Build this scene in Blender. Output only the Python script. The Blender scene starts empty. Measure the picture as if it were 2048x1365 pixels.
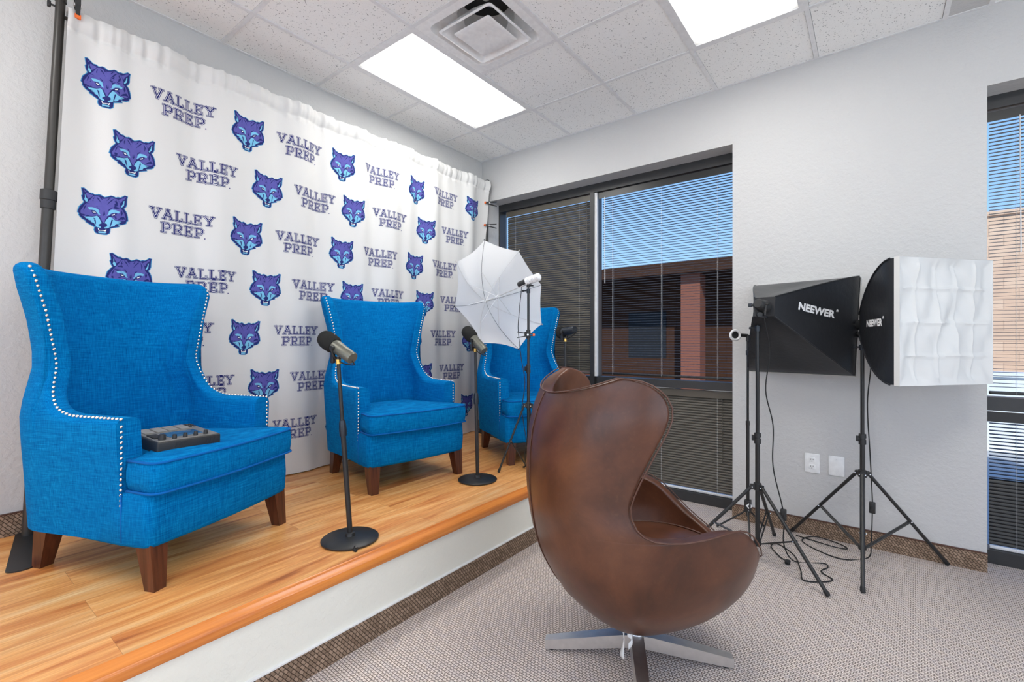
SKY = 1.35; SUN = 4.5; EXPO = 0.33; LAMP = 8.4; FILLF = 36; FILLR = 44
import bpy, bmesh, math, random
from math import sin, cos, pi, sqrt, radians, atan2, exp
from mathutils import Vector, Matrix, geometry
random.seed(7)
SC = bpy.context.scene
COL = SC.collection

# ------------------------------------------------------------------ helpers
class MB:
    """collects geometry for ONE mesh object"""
    def __init__(s): s.v = []; s.f = []; s.m = []
    def quad_grid(s, pts, closed_u=False, closed_v=False, mi=0, flip=False):
        nu = len(pts); nv = len(pts[0]); o = len(s.v)
        for r in pts: s.v.extend([tuple(p) for p in r])
        for i in range(nu if closed_u else nu-1):
            for j in range(nv if closed_v else nv-1):
                a = o+i*nv+j; b = o+((i+1) % nu)*nv+j
                c = o+((i+1) % nu)*nv+(j+1) % nv; d = o+i*nv+(j+1) % nv
                s.f.append((a, d, c, b) if flip else (a, b, c, d)); s.m.append(mi)
        return o
    def face(s, pts, mi=0):
        o = len(s.v); s.v.extend([tuple(p) for p in pts]); s.f.append(tuple(range(o, o+len(pts)))); s.m.append(mi)
    def box(s, a, b, mi=0, M=None):
        x0, y0, z0 = a; x1, y1, z1 = b
        P = [(x0,y0,z0),(x1,y0,z0),(x1,y1,z0),(x0,y1,z0),(x0,y0,z1),(x1,y0,z1),(x1,y1,z1),(x0,y1,z1)]
        if M is not None: P = [tuple(M @ Vector(p)) for p in P]
        o = len(s.v); s.v.extend(P)
        for f in ((3,2,1,0),(4,5,6,7),(0,1,5,4),(1,2,6,5),(2,3,7,6),(3,0,4,7)):
            s.f.append(tuple(o+i for i in f)); s.m.append(mi)
    def hexa(s, bot, top, mi=0):
        o = len(s.v); s.v.extend([tuple(p) for p in bot]+[tuple(p) for p in top])
        for f in ((3,2,1,0),(4,5,6,7),(0,1,5,4),(1,2,6,5),(2,3,7,6),(3,0,4,7)):
            s.f.append(tuple(o+i for i in f)); s.m.append(mi)
    def tube(s, path, r, n=10, mi=0, caps=True, closed=False):
        P = [Vector(p) for p in path]; N = len(P)
        rr = r if isinstance(r, (list, tuple)) else [r]*N
        T = []
        for i in range(N):
            a = P[i-1] if (i > 0 or closed) else P[i]; b = P[(i+1) % N] if (i < N-1 or closed) else P[i]
            t = b-a; T.append(t.normalized() if t.length > 1e-9 else Vector((0,0,1)))
        up = Vector((0,0,1)) if abs(T[0].z) < .9 else Vector((1,0,0))
        nrm = T[0].cross(up).normalized(); rings = []
        for i in range(N):
            nrm = (nrm - T[i]*nrm.dot(T[i]))
            nrm = nrm.normalized() if nrm.length > 1e-6 else T[i].orthogonal().normalized()
            b = T[i].cross(nrm)
            rings.append([P[i]+(nrm*cos(2*pi*k/n)+b*sin(2*pi*k/n))*rr[i] for k in range(n)])
        o = s.quad_grid(rings, closed_u=closed, closed_v=True, mi=mi)
        if caps and not closed:
            s.f.append(tuple(o+k for k in range(n))[::-1]); s.m.append(mi)
            s.f.append(tuple(o+(N-1)*n+k for k in range(n))); s.m.append(mi)
    def cyl(s, a, b, r, n=16, mi=0, r2=None):
        s.tube([a, b], [r, r if r2 is None else r2], n=n, mi=mi)
    def lathe(s, base, axis, prof, n=24, mi=0):
        """prof = [(along, radius)...] about axis from base"""
        ax = Vector(axis).normalized(); u = ax.orthogonal().normalized(); w = ax.cross(u); B = Vector(base)
        rings = [[B+ax*h+(u*cos(2*pi*k/n)+w*sin(2*pi*k/n))*max(r, 1e-5) for k in range(n)] for h, r in prof]
        s.quad_grid(rings, closed_v=True, mi=mi)
    def sphere(s, c, r, mi=0, n=12, sc=(1,1,1)):
        c = Vector(c); rings = []
        for i in range(n//2+1):
            t = pi*i/(n//2)
            rings.append([c+Vector((max(sin(t),1e-4)*cos(2*pi*k/n)*r*sc[0], max(sin(t),1e-4)*sin(2*pi*k/n)*r*sc[1], -cos(t)*r*sc[2])) for k in range(n)])
        s.quad_grid(rings, closed_v=True, mi=mi)
    def rbox(s, a, b, r=.004, mi=0, M=None, seg=3):
        """rounded box: stack of rounded-rectangle rings"""
        x0,y0,z0 = a; x1,y1,z1 = b
        r = min(r, (x1-x0)*.49, (y1-y0)*.49, (z1-z0)*.49)
        def ring(ins, z):
            out = []
            rr = r
            for cx, cy, a0 in ((x1-r, y1-r, 0), (x0+r, y1-r, pi/2), (x0+r, y0+r, pi), (x1-r, y0+r, 1.5*pi)):
                for k in range(seg+1):
                    t = a0+pi/2*k/seg
                    out.append(Vector((cx+(rr-ins)*cos(t), cy+(rr-ins)*sin(t), z)))
            return out
        prof = [(r*(1-sin(pi/2*k/seg)), z0+r*(1-cos(pi/2*k/seg))) for k in range(seg+1)]
        prof += [(r*(1-cos(pi/2*k/seg)), z1-r*(1-sin(pi/2*k/seg))) for k in range(seg+1)]
        rings = [ring(min(i, r*.999), z) for i, z in prof]
        if M is not None: rings = [[M @ p for p in R_] for R_ in rings]
        n = len(rings[0]); o = s.quad_grid(rings, closed_v=True, mi=mi)
        s.f.append(tuple(o+k for k in range(n))[::-1]); s.m.append(mi)
        L = o+(len(rings)-1)*n
        s.f.append(tuple(L+k for k in range(n))); s.m.append(mi)

def obj(name, mb, mats, parent=None, loc=None, smooth=True, angle=40, recalc=True):
    me = bpy.data.meshes.new(name)
    me.from_pydata(mb.v, [], mb.f)
    if not isinstance(mats, (list, tuple)): mats = [mats]
    for m in mats: me.materials.append(m)
    me.polygons.foreach_set('material_index', mb.m)
    me.validate()
    if recalc:
        bm = bmesh.new(); bm.from_mesh(me)
        bmesh.ops.recalc_face_normals(bm, faces=bm.faces)
        bm.to_mesh(me); bm.free()
    if smooth:
        me.shade_smooth()
        if angle: me.set_sharp_from_angle(angle=radians(angle))
    o = bpy.data.objects.new(name, me); COL.objects.link(o)
    if parent is not None: o.parent = parent
    if loc is not None: o.location = loc
    return o

def tag(o, label, cat, group=None, kind=None):
    o['label'] = label; o['category'] = cat
    if group: o['group'] = group
    if kind: o['kind'] = kind
    return o
def thing(name, label, cat, loc=(0,0,0), rotz=0, group=None, kind=None):
    o = bpy.data.objects.new(name, None); o.empty_display_size = .1; COL.objects.link(o)
    o.location = loc; o.rotation_euler = (0,0,rotz)
    return tag(o, label, cat, group, kind)
def struct(name, mb, mats, parent=None, **k):
    o = obj(name, mb, mats, parent, **k)
    if parent is None: o['kind'] = 'structure'
    return o
def copy_tree(o, label, loc, rotz, parent=None):
    c = o.copy(); COL.objects.link(c)
    if parent is None:
        c.location = loc; c.rotation_euler = (0,0,rotz); c['label'] = label
    else: c.parent = parent
    for ch in list(o.children):
        if ch.name != c.name: copy_tree(ch, None, None, None, c)
    return c
def smooth_path(pts, per=8, closed=False):
    P = [Vector(p) for p in pts]; n = len(P); out = []
    for i in range(n if closed else n-1):
        p0 = P[i-1] if (i > 0 or closed) else P[0]; p1 = P[i]; p2 = P[(i+1) % n]
        p3 = P[(i+2) % n] if (closed or i+2 < n) else P[-1]
        for k in range(per):
            t = k/per
            out.append(.5*((2*p1)+(p2-p0)*t+(2*p0-5*p1+4*p2-p3)*t*t+(3*p1-p0-3*p2+p3)*t**3))
    if not closed: out.append(P[-1])
    return out
def lerp_table(tab, x):
    if x <= tab[0][0]: return tab[0][1]
    for (a, va), (b, vb) in zip(tab, tab[1:]):
        if x <= b:
            t = (x-a)/(b-a); return va+(vb-va)*t
    return tab[-1][1]
def smooth_table(tab, x):
    xs = [t[0] for t in tab]; ys = [t[1] for t in tab]; n = len(xs)
    if x <= xs[0]: return ys[0]
    if x >= xs[-1]: return ys[-1]
    i = max(k for k in range(n-1) if xs[k] <= x)
    def m(k):
        if k == 0 or k == n-1: return 0.0 if n < 2 else (ys[min(k+1,n-1)]-ys[max(k-1,0)])/(xs[min(k+1,n-1)]-xs[max(k-1,0)])
        d0 = (ys[k]-ys[k-1])/(xs[k]-xs[k-1]); d1 = (ys[k+1]-ys[k])/(xs[k+1]-xs[k])
        return 0.0 if d0*d1 <= 0 else 2*d0*d1/(d0+d1)
    h = xs[i+1]-xs[i]; t = (x-xs[i])/h
    return ((2*t**3-3*t*t+1)*ys[i]+(t**3-2*t*t+t)*h*m(i)+(-2*t**3+3*t*t)*ys[i+1]+(t**3-t*t)*h*m(i+1))

# ------------------------------------------------------------------ materials
def srgb(r, g, b):
    f = lambda c: (c/255/12.92) if c/255 <= .04045 else ((c/255+.055)/1.055)**2.4
    return (f(r), f(g), f(b), 1)
class NT:
    def __init__(s, name):
        s.mat = bpy.data.materials.new(name); s.mat.use_nodes = True
        s.t = s.mat.node_tree; s.t.nodes.clear()
        s.out = s.n('ShaderNodeOutputMaterial'); s.b = s.n('ShaderNodeBsdfPrincipled')
        s.l(s.b.outputs[0], s.out.inputs[0])
    def n(s, typ, **k):
        nd = s.t.nodes.new(typ)
        for a, v in k.items(): setattr(nd, a, v)
        return nd
    def l(s, a, b): s.t.links.new(a, b)
    def coord(s, kind='Object', scale=(1,1,1), rot=(0,0,0), loc=(0,0,0)):
        tc = s.n('ShaderNodeTexCoord'); mp = s.n('ShaderNodeMapping')
        mp.inputs['Scale'].default_value = scale; mp.inputs['Rotation'].default_value = rot; mp.inputs['Location'].default_value = loc
        s.l(tc.outputs[kind], mp.inputs[0]); return mp.outputs[0]
    def noise(s, vec, scale, detail=2, rough=.5, dist=0):
        nd = s.n('ShaderNodeTexNoise'); nd.inputs['Scale'].default_value = scale
        nd.inputs['Detail'].default_value = detail; nd.inputs['Roughness'].default_value = rough
        nd.inputs['Distortion'].default_value = dist
        s.l(vec, nd.inputs['Vector']); return nd
    def ramp(s, fac, stops, interp='LINEAR'):
        r = s.n('ShaderNodeValToRGB'); r.color_ramp.interpolation = interp
        e = r.color_ramp.elements
        while len(e) < len(stops): e.new(.5)
        for k, (p, c) in enumerate(stops): e[k].position = p; e[k].color = c if len(c) == 4 else (*c, 1)
        s.l(fac, r.inputs[0]); return r.outputs[0]
    def mix(s, fac, a, b, mode='MIX'):
        m = s.n('ShaderNodeMix', data_type='RGBA', blend_type=mode)
        for sock, val in ((m.inputs[0], fac), (m.inputs[6], a), (m.inputs[7], b)):
            if hasattr(val, 'is_output') or hasattr(val, 'links'): s.l(val, sock)
            else: sock.default_value = val
        return m.outputs[2]
    def math(s, op, a, b=None):
        m = s.n('ShaderNodeMath', operation=op)
        for sock, val in ((m.inputs[0], a), (m.inputs[1], b)):
            if val is None: continue
            if hasattr(val, 'links'): s.l(val, sock)
            else: sock.default_value = val
        return m.outputs[0]
    def bump(s, h, strength=.3, dist=.01):
        b = s.n('ShaderNodeBump'); b.inputs['Strength'].default_value = strength; b.inputs['Distance'].default_value = dist
        s.l(h, b.inputs['Height']); s.l(b.outputs[0], s.b.inputs['Normal'])
    def set(s, **k):
        for a, v in k.items():
            key = {'color':'Base Color','rough':'Roughness','metal':'Metallic','spec':'Specular IOR Level','sheen':'Sheen Weight','coat':'Coat Weight','coat_rough':'Coat Roughness'}[a]
            if hasattr(v, 'links'): s.l(v, s.b.inputs[key])
            else: s.b.inputs[key].default_value = v
        return s
def plain(name, col, rough=.5, metal=0, spec=.5, bump=None):
    n = NT(name)
    v = n.coord('Object')
    no = n.noise(v, 35, 3)
    lo = tuple(c*.94 for c in col[:3])+(1,); hi = tuple(min(1, c*1.05) for c in col[:3])+(1,)
    n.set(color=n.ramp(no.outputs[0], [(.3, lo), (.7, hi)]), rough=rough, metal=metal, spec=spec)
    if bump: n.bump(n.noise(v, bump[0], 3).outputs[0], bump[1], bump[2])
    return n.mat
M = {}
def wall_mat(name, col):
    n = NT(name); v = n.coord('Object')
    a = n.noise(v, 38, 4, .6); r = n.ramp(a.outputs[0], [(.42, (0,0,0)), (.6, (1,1,1))])
    n.set(color=col, rough=.75, spec=.25); n.bump(r, .28, .004); return n.mat
M['wall'] = wall_mat('wall_paint', (.575,.57,.56,1))
M['riser'] = wall_mat('riser_paint', (.80,.785,.70,1))
def ceil_mat():
    n = NT('ceiling_tile'); v = n.coord('Object')
    vo = n.n('ShaderNodeTexVoronoi'); vo.inputs['Scale'].default_value = 88; n.l(v, vo.inputs['Vector'])
    holes = n.ramp(vo.outputs['Distance'], [(.17, (0,0,0)), (.33, (1,1,1))])
    no = n.noise(v, 60, 3, .6); msk = n.ramp(no.outputs[0], [(.40, (1,1,1)), (.52, (0,0,0))])
    h = n.mix(msk, (1,1,1,1), holes)
    fine = n.noise(v, 420, 2)
    c = n.mix(h, (.20,.20,.20,1), n.ramp(fine.outputs[0], [(.3, (.86,.86,.84)), (.7, (.96,.96,.94))]))
    n.set(color=c, rough=.9, spec=.1); n.bump(h, .35, .003); return n.mat
M['ceiling'] = ceil_mat()
M['tbar'] = plain('grid_metal', (.78,.78,.78,1), .45)
M['white_plastic'] = plain('white_plastic', (.86,.86,.85,1), .4)
def carpet_mat():
    n = NT('loop_carpet'); v = n.coord('Object', rot=(0,0,radians(3)))
    def checks(scale):
        ch = n.n('ShaderNodeTexBrick'); n.l(v, ch.inputs['Vector'])
        ch.inputs['Scale'].default_value = scale
        ch.inputs['Color1'].default_value = (1,1,1,1); ch.inputs['Color2'].default_value = (.72,.72,.72,1); ch.inputs['Mortar'].default_value = (.0,.0,.0,1)
        ch.inputs['Mortar Size'].default_value = .045; ch.inputs['Mortar Smooth'].default_value = 1
        ch.inputs['Brick Width'].default_value = .24; ch.inputs['Row Height'].default_value = .17
        return ch
    b = checks(14)
    f = n.noise(v, 330, 4, .75); g = n.noise(v, 26, 3, .6)
    base = n.ramp(f.outputs[0], [(.40, srgb(112,98,90)), (.49, srgb(232,216,204)), (.62, srgb(255,250,244))])
    c1 = n.mix(n.ramp(b.outputs['Color'], [(.0, (1,1,1)), (.6, (0,0,0))]), base, srgb(96,82,74))
    c = n.mix(n.ramp(g.outputs[0], [(.4,(.0,.0,.0)),(.75,(.3,.3,.3))]), c1, srgb(168,166,178))
    n.set(color=c, rough=.95, spec=.1)
    h = n.mix(.4, b.outputs['Color'], f.outputs['Color'])
    n.bump(h, .6, .006); return n.mat
M['carpet'] = carpet_mat()
def carpet_base_mat():
    n = NT('woven_base_carpet'); tc = n.n('ShaderNodeTexCoord')
    sep = n.n('ShaderNodeSeparateXYZ'); n.l(tc.outputs['Object'], sep.inputs[0])
    s = n.math('ADD', sep.outputs[0], sep.outputs[1])
    comb = n.n('ShaderNodeCombineXYZ'); n.l(s, comb.inputs[0]); n.l(sep.outputs[2], comb.inputs[1])
    mp = n.n('ShaderNodeMapping'); mp.inputs['Rotation'].default_value = (0,0,radians(52)); n.l(comb.outputs[0], mp.inputs[0])
    br = n.n('ShaderNodeTexBrick'); n.l(mp.outputs[0], br.inputs['Vector']); br.inputs['Scale'].default_value = 16
    br.inputs['Color1'].default_value = srgb(186,166,148); br.inputs['Color2'].default_value = srgb(146,128,112); br.inputs['Mortar'].default_value = srgb(60,50,42)
    br.inputs['Mortar Size'].default_value = .035; br.inputs['Mortar Smooth'].default_value = 1; br.inputs['Brick Width'].default_value = .34; br.inputs['Row Height'].default_value = .2
    f = n.noise(tc.outputs['Object'], 300, 3, .7)
    c = n.mix(.55, br.outputs['Color'], n.ramp(f.outputs[0], [(.3, srgb(70,60,52)), (.7, srgb(190,172,154))]), 'OVERLAY')
    n.set(color=c, rough=.95, spec=.1); n.bump(br.outputs['Color'], .6, .006); return n.mat
M['carpet_base'] = carpet_base_mat()
def laminate_mat():
    n = NT('laminate_planks'); v = n.coord('Object', rot=(0,0,radians(90)))
    br = n.n('ShaderNodeTexBrick'); n.l(v, br.inputs['Vector']); br.inputs['Scale'].default_value = 1
    br.inputs['Brick Width'].default_value = 1.22; br.inputs['Row Height'].default_value = .165
    br.inputs['Color1'].default_value = (0,0,0,1); br.inputs['Color2'].default_value = (1,1,1,1); br.inputs['Mortar'].default_value = (.5,.5,.5,1)
    br.inputs['Mortar Size'].default_value = .0006; br.offset = .37
    add = n.n('ShaderNodeVectorMath', operation='ADD'); n.l(v, add.inputs[0])
    sc = n.n('ShaderNodeVectorMath', operation='SCALE'); n.l(br.outputs['Color'], sc.inputs[0]); sc.inputs['Scale'].default_value = 13.7
    n.l(sc.outputs[0], add.inputs[1])
    st = n.n('ShaderNodeMapping'); st.inputs['Scale'].default_value = (.85, 9, 9); n.l(add.outputs[0], st.inputs[0])
    g1 = n.noise(st.outputs[0], 1.5, 5, .62, .9)
    st2 = n.n('ShaderNodeMapping'); st2.inputs['Scale'].default_value = (2.5, 70, 70); n.l(add.outputs[0], st2.inputs[0])
    g2 = n.noise(st2.outputs[0], 2, 4, .7, .3)
    col = n.ramp(g1.outputs[0], [(.27, srgb(150,82,40)), (.38, srgb(216,136,70)), (.53, srgb(246,184,112)), (.76, srgb(255,222,166))])
    col = n.mix(n.ramp(g2.outputs[0], [(.40, (.4,.4,.4)), (.60, (0,0,0))]), col, srgb(196,126,70))
    pl = n.ramp(br.outputs['Color'], [(0, (.88,.86,.84)), (1, (1.0,.99,.98))])
    col = n.mix(1, col, pl, 'MULTIPLY')
    seam = n.mix(n.math('MULTIPLY', br.outputs['Fac'], .55), col, srgb(120,70,36))
    n.set(color=seam, rough=n.ramp(g2.outputs[0], [(.3, (.42,.42,.42)), (.7, (.3,.3,.3))]), spec=.5)
    n.bump(n.mix(br.outputs['Fac'], g2.outputs['Color'], (0,0,0,1)), .12, .002); return n.mat
M['laminate'] = laminate_mat()
def wood_mat(name, c0, c1, rough, axis=1, sc=22):
    n = NT(name); s = [sc, sc, sc]; s[axis] = sc/40
    v = n.coord('Object', scale=tuple(s)); g = n.noise(v, 1.6, 4, .6, .2)
    n.set(color=n.ramp(g.outputs[0], [(.32, c0), (.68, c1)]), rough=rough, spec=.5); n.bump(g.outputs[0], .08, .002); return n.mat
M['nosing'] = wood_mat('oak_nosing', srgb(190,104,42), srgb(232,148,72), .22)
M['leg_wood'] = wood_mat('walnut_leg', srgb(58,28,18), srgb(104,58,38), .32, axis=2, sc=30)
def linen_mat():
    n = NT('blue_linen'); 
    a = n.noise(n.coord('Object', scale=(14,14,420)), 1, 3, .6); b = n.noise(n.coord('Object', scale=(420,420,16)), 1, 3, .6)
    cl = n.noise(n.coord('Object'), 3, 2)
    w = n.mix(.5, a.outputs['Color'], b.outputs['Color'])
    c = n.ramp(w, [(.36, srgb(0,74,130)), (.5, srgb(0,110,172)), (.64, srgb(14,146,208))])
    c = n.mix(n.ramp(cl.outputs[0], [(.3,(0,0,0)),(.8,(.25,.25,.25))]), c, srgb(0,92,166))
    n.set(color=c, rough=.9, spec=.06); n.bump(w, .25, .002); return n.mat
M['linen'] = linen_mat()
M['piping_blue'] = plain('blue_piping', srgb(0,96,172), .85, spec=.2)
M['nail'] = plain('nickel_nailhead', (.82,.78,.72,1), .22, 1)
def leather_mat():
    n = NT('brown_leather'); v = n.coord('Object')
    a = n.noise(v, 4.5, 5, .65, .4); b = n.noise(v, 60, 4, .7); c = n.noise(v, 240, 2)
    col = n.ramp(a.outputs[0], [(.3, srgb(66,37,23)), (.5, srgb(84,48,30)), (.72, srgb(104,63,40))])
    col = n.mix(n.ramp(b.outputs[0], [(.55,(0,0,0)),(.8,(.10,.10,.10))]), col, srgb(150,108,76))
    n.set(color=col, rough=.33, spec=.5)
    n.bump(c.outputs[0], .03, .001); return n.mat
M['leather'] = leather_mat()
M['leather_dark'] = plain('dark_leather_piping', srgb(84,52,38), .4)
M['steel'] = plain('brushed_aluminium', (.76,.74,.72,1), .36, 1)
M['chrome'] = plain('chrome', (.85,.85,.85,1), .12, 1)
M['black_metal'] = plain('black_metal', (.018,.018,.018,1), .38)
M['black_plastic'] = plain('black_plastic', (.022,.022,.022,1), .5)
M['dark_bronze'] = plain('dark_pole_metal', (.035,.032,.028,1), .35)
M['frame'] = plain('dark_window_frame', (.035,.035,.036,1), .4)
M['rubber'] = plain('black_rubber', (.012,.012,.012,1), .7)
M['foam'] = plain('black_foam', (.025,.025,.024,1), .95, spec=.1, bump=(500,.6,.002))
M['mic_grey'] = plain('grey_mic_metal', srgb(112,112,102), .38, .5)
M['mic_dark'] = plain('dark_mic_metal', srgb(52,56,62), .35, .5)
M['orange'] = plain('orange_rubber', (.85,.16,.02,1), .5)
M['brass'] = plain('brass_ring', (.75,.45,.12,1), .3, 1)
M['white_glass'] = plain('white_lamp_glass', (.9,.9,.9,1), .25)
M['screen'] = plain('blue_grey_screen', srgb(58,92,120), .15)
M['grey_pad'] = plain('grey_rubber_pad', srgb(128,128,126), .6)
M['grey_face'] = plain('grey_top_plate', srgb(112,110,106), .45)
M['tag_white'] = plain('white_tag', (.85,.85,.82,1), .7)
M['navy'] = plain('navy_print', srgb(38,44,108), .8, spec=.2)
M['outline_cyan'] = plain('cyan_print', srgb(70,150,196), .8, spec=.2)
M['indigo'] = plain('indigo_print', srgb(92,90,166), .8, spec=.2)
M['sky_print'] = plain('sky_blue_print', srgb(120,188,222), .8, spec=.2)
M['white_print'] = plain('white_print', (.88,.88,.88,1), .8, spec=.2)
def cloth_mat(name, col, trans, rough=.75, bsc=(160,.15), emit=0):
    n = NT(name); v = n.coord('Object'); a = n.noise(v, bsc[0], 3)
    n.set(color=col, rough=rough, spec=.25); n.bump(a.outputs[0], bsc[1], .002)
    if trans:
        tr = n.n('ShaderNodeBsdfTranslucent'); tr.inputs[0].default_value = col
        mx = n.n('ShaderNodeMixShader'); mx.inputs[0].default_value = trans
        n.l(n.b.outputs[0], mx.inputs[1]); n.l(tr.outputs[0], mx.inputs[2]); n.l(mx.outputs[0], n.out.inputs[0])
    return n.mat
M['banner'] = cloth_mat('white_banner_cloth', (.70,.692,.672,1), 0, .6)
M['umbrella'] = cloth_mat('white_umbrella_nylon', (.92,.925,.93,1), .5, .6)
M['diffuser_cloth'] = cloth_mat('white_diffuser_cloth', (.78,.78,.76,1), .12, .6)
M['black_cloth'] = cloth_mat('black_softbox_cloth', (.022,.023,.026,1), 0, .34, (40,.5))
M['label_white'] = plain('white_lettering', (.85,.85,.85,1), .6)
def slat_mat(name, col):
    n = NT(name); n.set(color=col, rough=.32, spec=.5); return n.mat
M['slat'] = slat_mat('charcoal_slat', (.022,.022,.022,1))
M['slat_closed'] = slat_mat('bronze_slat', (.095,.084,.066,1))
def glass_mat():
    n = NT('tinted_window_glass')
    t = n.n('ShaderNodeBsdfTransparent'); t.inputs[0].default_value = (.80,.84,.86,1)
    n.l(t.outputs[0], n.out.inputs[0]); return n.mat
M['glass'] = glass_mat()
def emit_mat(name, col, st):
    n = NT(name); e = n.n('ShaderNodeEmission'); e.inputs[0].default_value = col; e.inputs[1].default_value = st
    n.l(e.outputs[0], n.out.inputs[0]); return n.mat
def lamp_mat():
    n = NT('lit_light_panel'); tc = n.n('ShaderNodeTexCoord'); sep = n.n('ShaderNodeSeparateXYZ'); n.l(tc.outputs['Object'], sep.inputs[0])
    def edge(sock, half):
        a = n.math('SUBTRACT', half, n.math('ABSOLUTE', sock)); r = n.n('ShaderNodeMapRange', interpolation_type='SMOOTHSTEP')
        n.l(a, r.inputs[0]); r.inputs[1].default_value = -.02; r.inputs[2].default_value = .11; return r.outputs[0]
    k = n.math('MULTIPLY', edge(sep.outputs[0], .271), edge(sep.outputs[1], .576))
    w_ = n.math('MULTIPLY', n.math('COSINE', n.math('MULTIPLY', sep.outputs[0], 2*pi/.27)), -.12)
    st = n.math('MULTIPLY', n.math('MULTIPLY', n.math('ADD', n.math('MULTIPLY', k, .94), .06), n.math('ADD', w_, 1.0)), LAMP*1.25)
    e = n.n('ShaderNodeEmission'); e.inputs[0].default_value = (1,.985,.95,1); n.l(st, e.inputs[1]); n.l(e.outputs[0], n.out.inputs[0]); return n.mat
M['lamp'] = lamp_mat()
M['sunlit_alu'] = plain('aluminium_sunlit_tone', (.75,.75,.74,1), .4)
def brick_mat(name, c1, c2, mo):
    n = NT(name); tc = n.n('ShaderNodeTexCoord'); sep = n.n('ShaderNodeSeparateXYZ'); n.l(tc.outputs['Object'], sep.inputs[0])
    cb = n.n('ShaderNodeCombineXYZ'); n.l(sep.outputs[0], cb.inputs[0]); n.l(sep.outputs[2], cb.inputs[1])
    b = n.n('ShaderNodeTexBrick'); n.l(cb.outputs[0], b.inputs['Vector']); b.inputs['Scale'].default_value = 1
    b.inputs['Brick Width'].default_value = .4; b.inputs['Row Height'].default_value = .2; b.inputs['Mortar Size'].default_value = .008
    b.inputs['Color1'].default_value = c1; b.inputs['Color2'].default_value = c2; b.inputs['Mortar'].default_value = mo
    n.set(color=b.outputs['Color'], rough=.9, spec=.1); return n.mat
M['tan_brick'] = brick_mat('tan_block_wall', srgb(226,190,160), srgb(216,178,148), srgb(196,162,136))
M['brown_stucco'] = brick_mat('brown_stucco', srgb(70,46,34), srgb(64,42,30), srgb(52,34,26))
M['terracotta'] = plain('terracotta_column', srgb(128,74,54), .8)
M['ext_dark'] = plain('dark_outside_glass', (.02,.02,.022,1), .6, spec=.1)
M['ext_white'] = plain('white_outside_wall', (.8,.8,.79,1), .8)
M['pavement'] = plain('grey_pavement', (.45,.43,.40,1), .9)
# ------------------------------------------------------------------ room constants
H = 3.078; ZN = .36
XO0, XO1, ZT = .09, 2.363, 2.657          # left window opening
XW0, XW1, ZT2 = 3.645, 5.3, 2.645         # right window opening
WT = .30                                  # outer wall thickness
XR, YF = 6.1, -6.2                        # far right wall, wall behind the camera
# camera
cd = bpy.data.cameras.new('camera'); cam = bpy.data.objects.new('camera', cd); COL.objects.link(cam)
cd.sensor_width = 36; cd.lens = 937.1/2048*36; cd.clip_start = .02
cam.location = (3.152, -3.592, 1.258); cam.rotation_euler = (pi/2, 0, .6561)
SC.camera = cam
SC.cycles.diffuse_bounces = 8; SC.cycles.max_bounces = 14; SC.cycles.transparent_max_bounces = 16
DX = Vector((.7924, .6100, 0)); DY = Vector((-.6100, .7924, 0))   # the two diagonal directions of the room
# ------------------------------------------------------------------ room shell
m = MB(); m.box((-.2, YF-.2, -.1), (XR+.2, WT, 0)); struct('floor', m, M['carpet'], smooth=False)
m = MB(); m.box((-.2, YF-.2, 0), (0, WT, H+.3)); struct('wall_left', m, M['wall'], smooth=False)
# wide windows added behind the camera, so area lamps outside brighten the room
FX0, FX1, FZ0, FZ1 = .5, 5.6, .55, 2.75
m = MB(); m.box((0, YF-.2, 0), (FX0, YF, H+.3)); m.box((FX1, YF-.2, 0), (XR, YF, H+.3))
m.box((FX0, YF-.2, 0), (FX1, YF, FZ0)); m.box((FX0, YF-.2, FZ1), (FX1, YF, H+.3)); struct('wall_front', m, M['wall'], smooth=False)
RY0, RY1 = -5.7, -.9
m = MB(); m.box((XR, YF-.2, 0), (XR+.2, RY0, H+.3)); m.box((XR, RY1, 0), (XR+.2, WT, H+.3))
m.box((XR, RY0, 0), (XR+.2, RY1, FZ0)); m.box((XR, RY0, FZ1), (XR+.2, RY1, H+.3)); struct('wall_right', m, M['wall'], smooth=False)
def added_window(name, a, b, axis):
    m = MB(); fw = .05
    def bx(p0, p1, z0, z1):
        if axis == 'y': m.box((p0, YF-.14, z0), (p1, YF-.06, z1))
        else: m.box((XR+.06, p0, z0), (XR+.14, p1, z1))
    bx(a, b, FZ0, FZ0+fw); bx(a, b, FZ1-fw, FZ1)
    for k in range(5):
        c = a+(b-a-fw)*k/4; bx(c, c+fw, FZ0+fw, FZ1-fw)
    return struct(name, m, M['frame'], smooth=False)
added_window('added_window_3', FX0, FX1, 'y'); added_window('added_window_4', RY0, RY1, 'x')
m = MB()
m.box((0, 0, 0), (XO0, WT, H+.3)); m.box((XO0, 0, ZT), (XO1, WT, H+.3)); m.box((XO1, 0, 0), (XW0, WT, H+.3))
m.box((XW0, 0, ZT2), (XW1, WT, H+.3)); m.box((XW1, 0, 0), (XR, WT, H+.3))
struct('wall_back', m, M['wall'], smooth=False)
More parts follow.
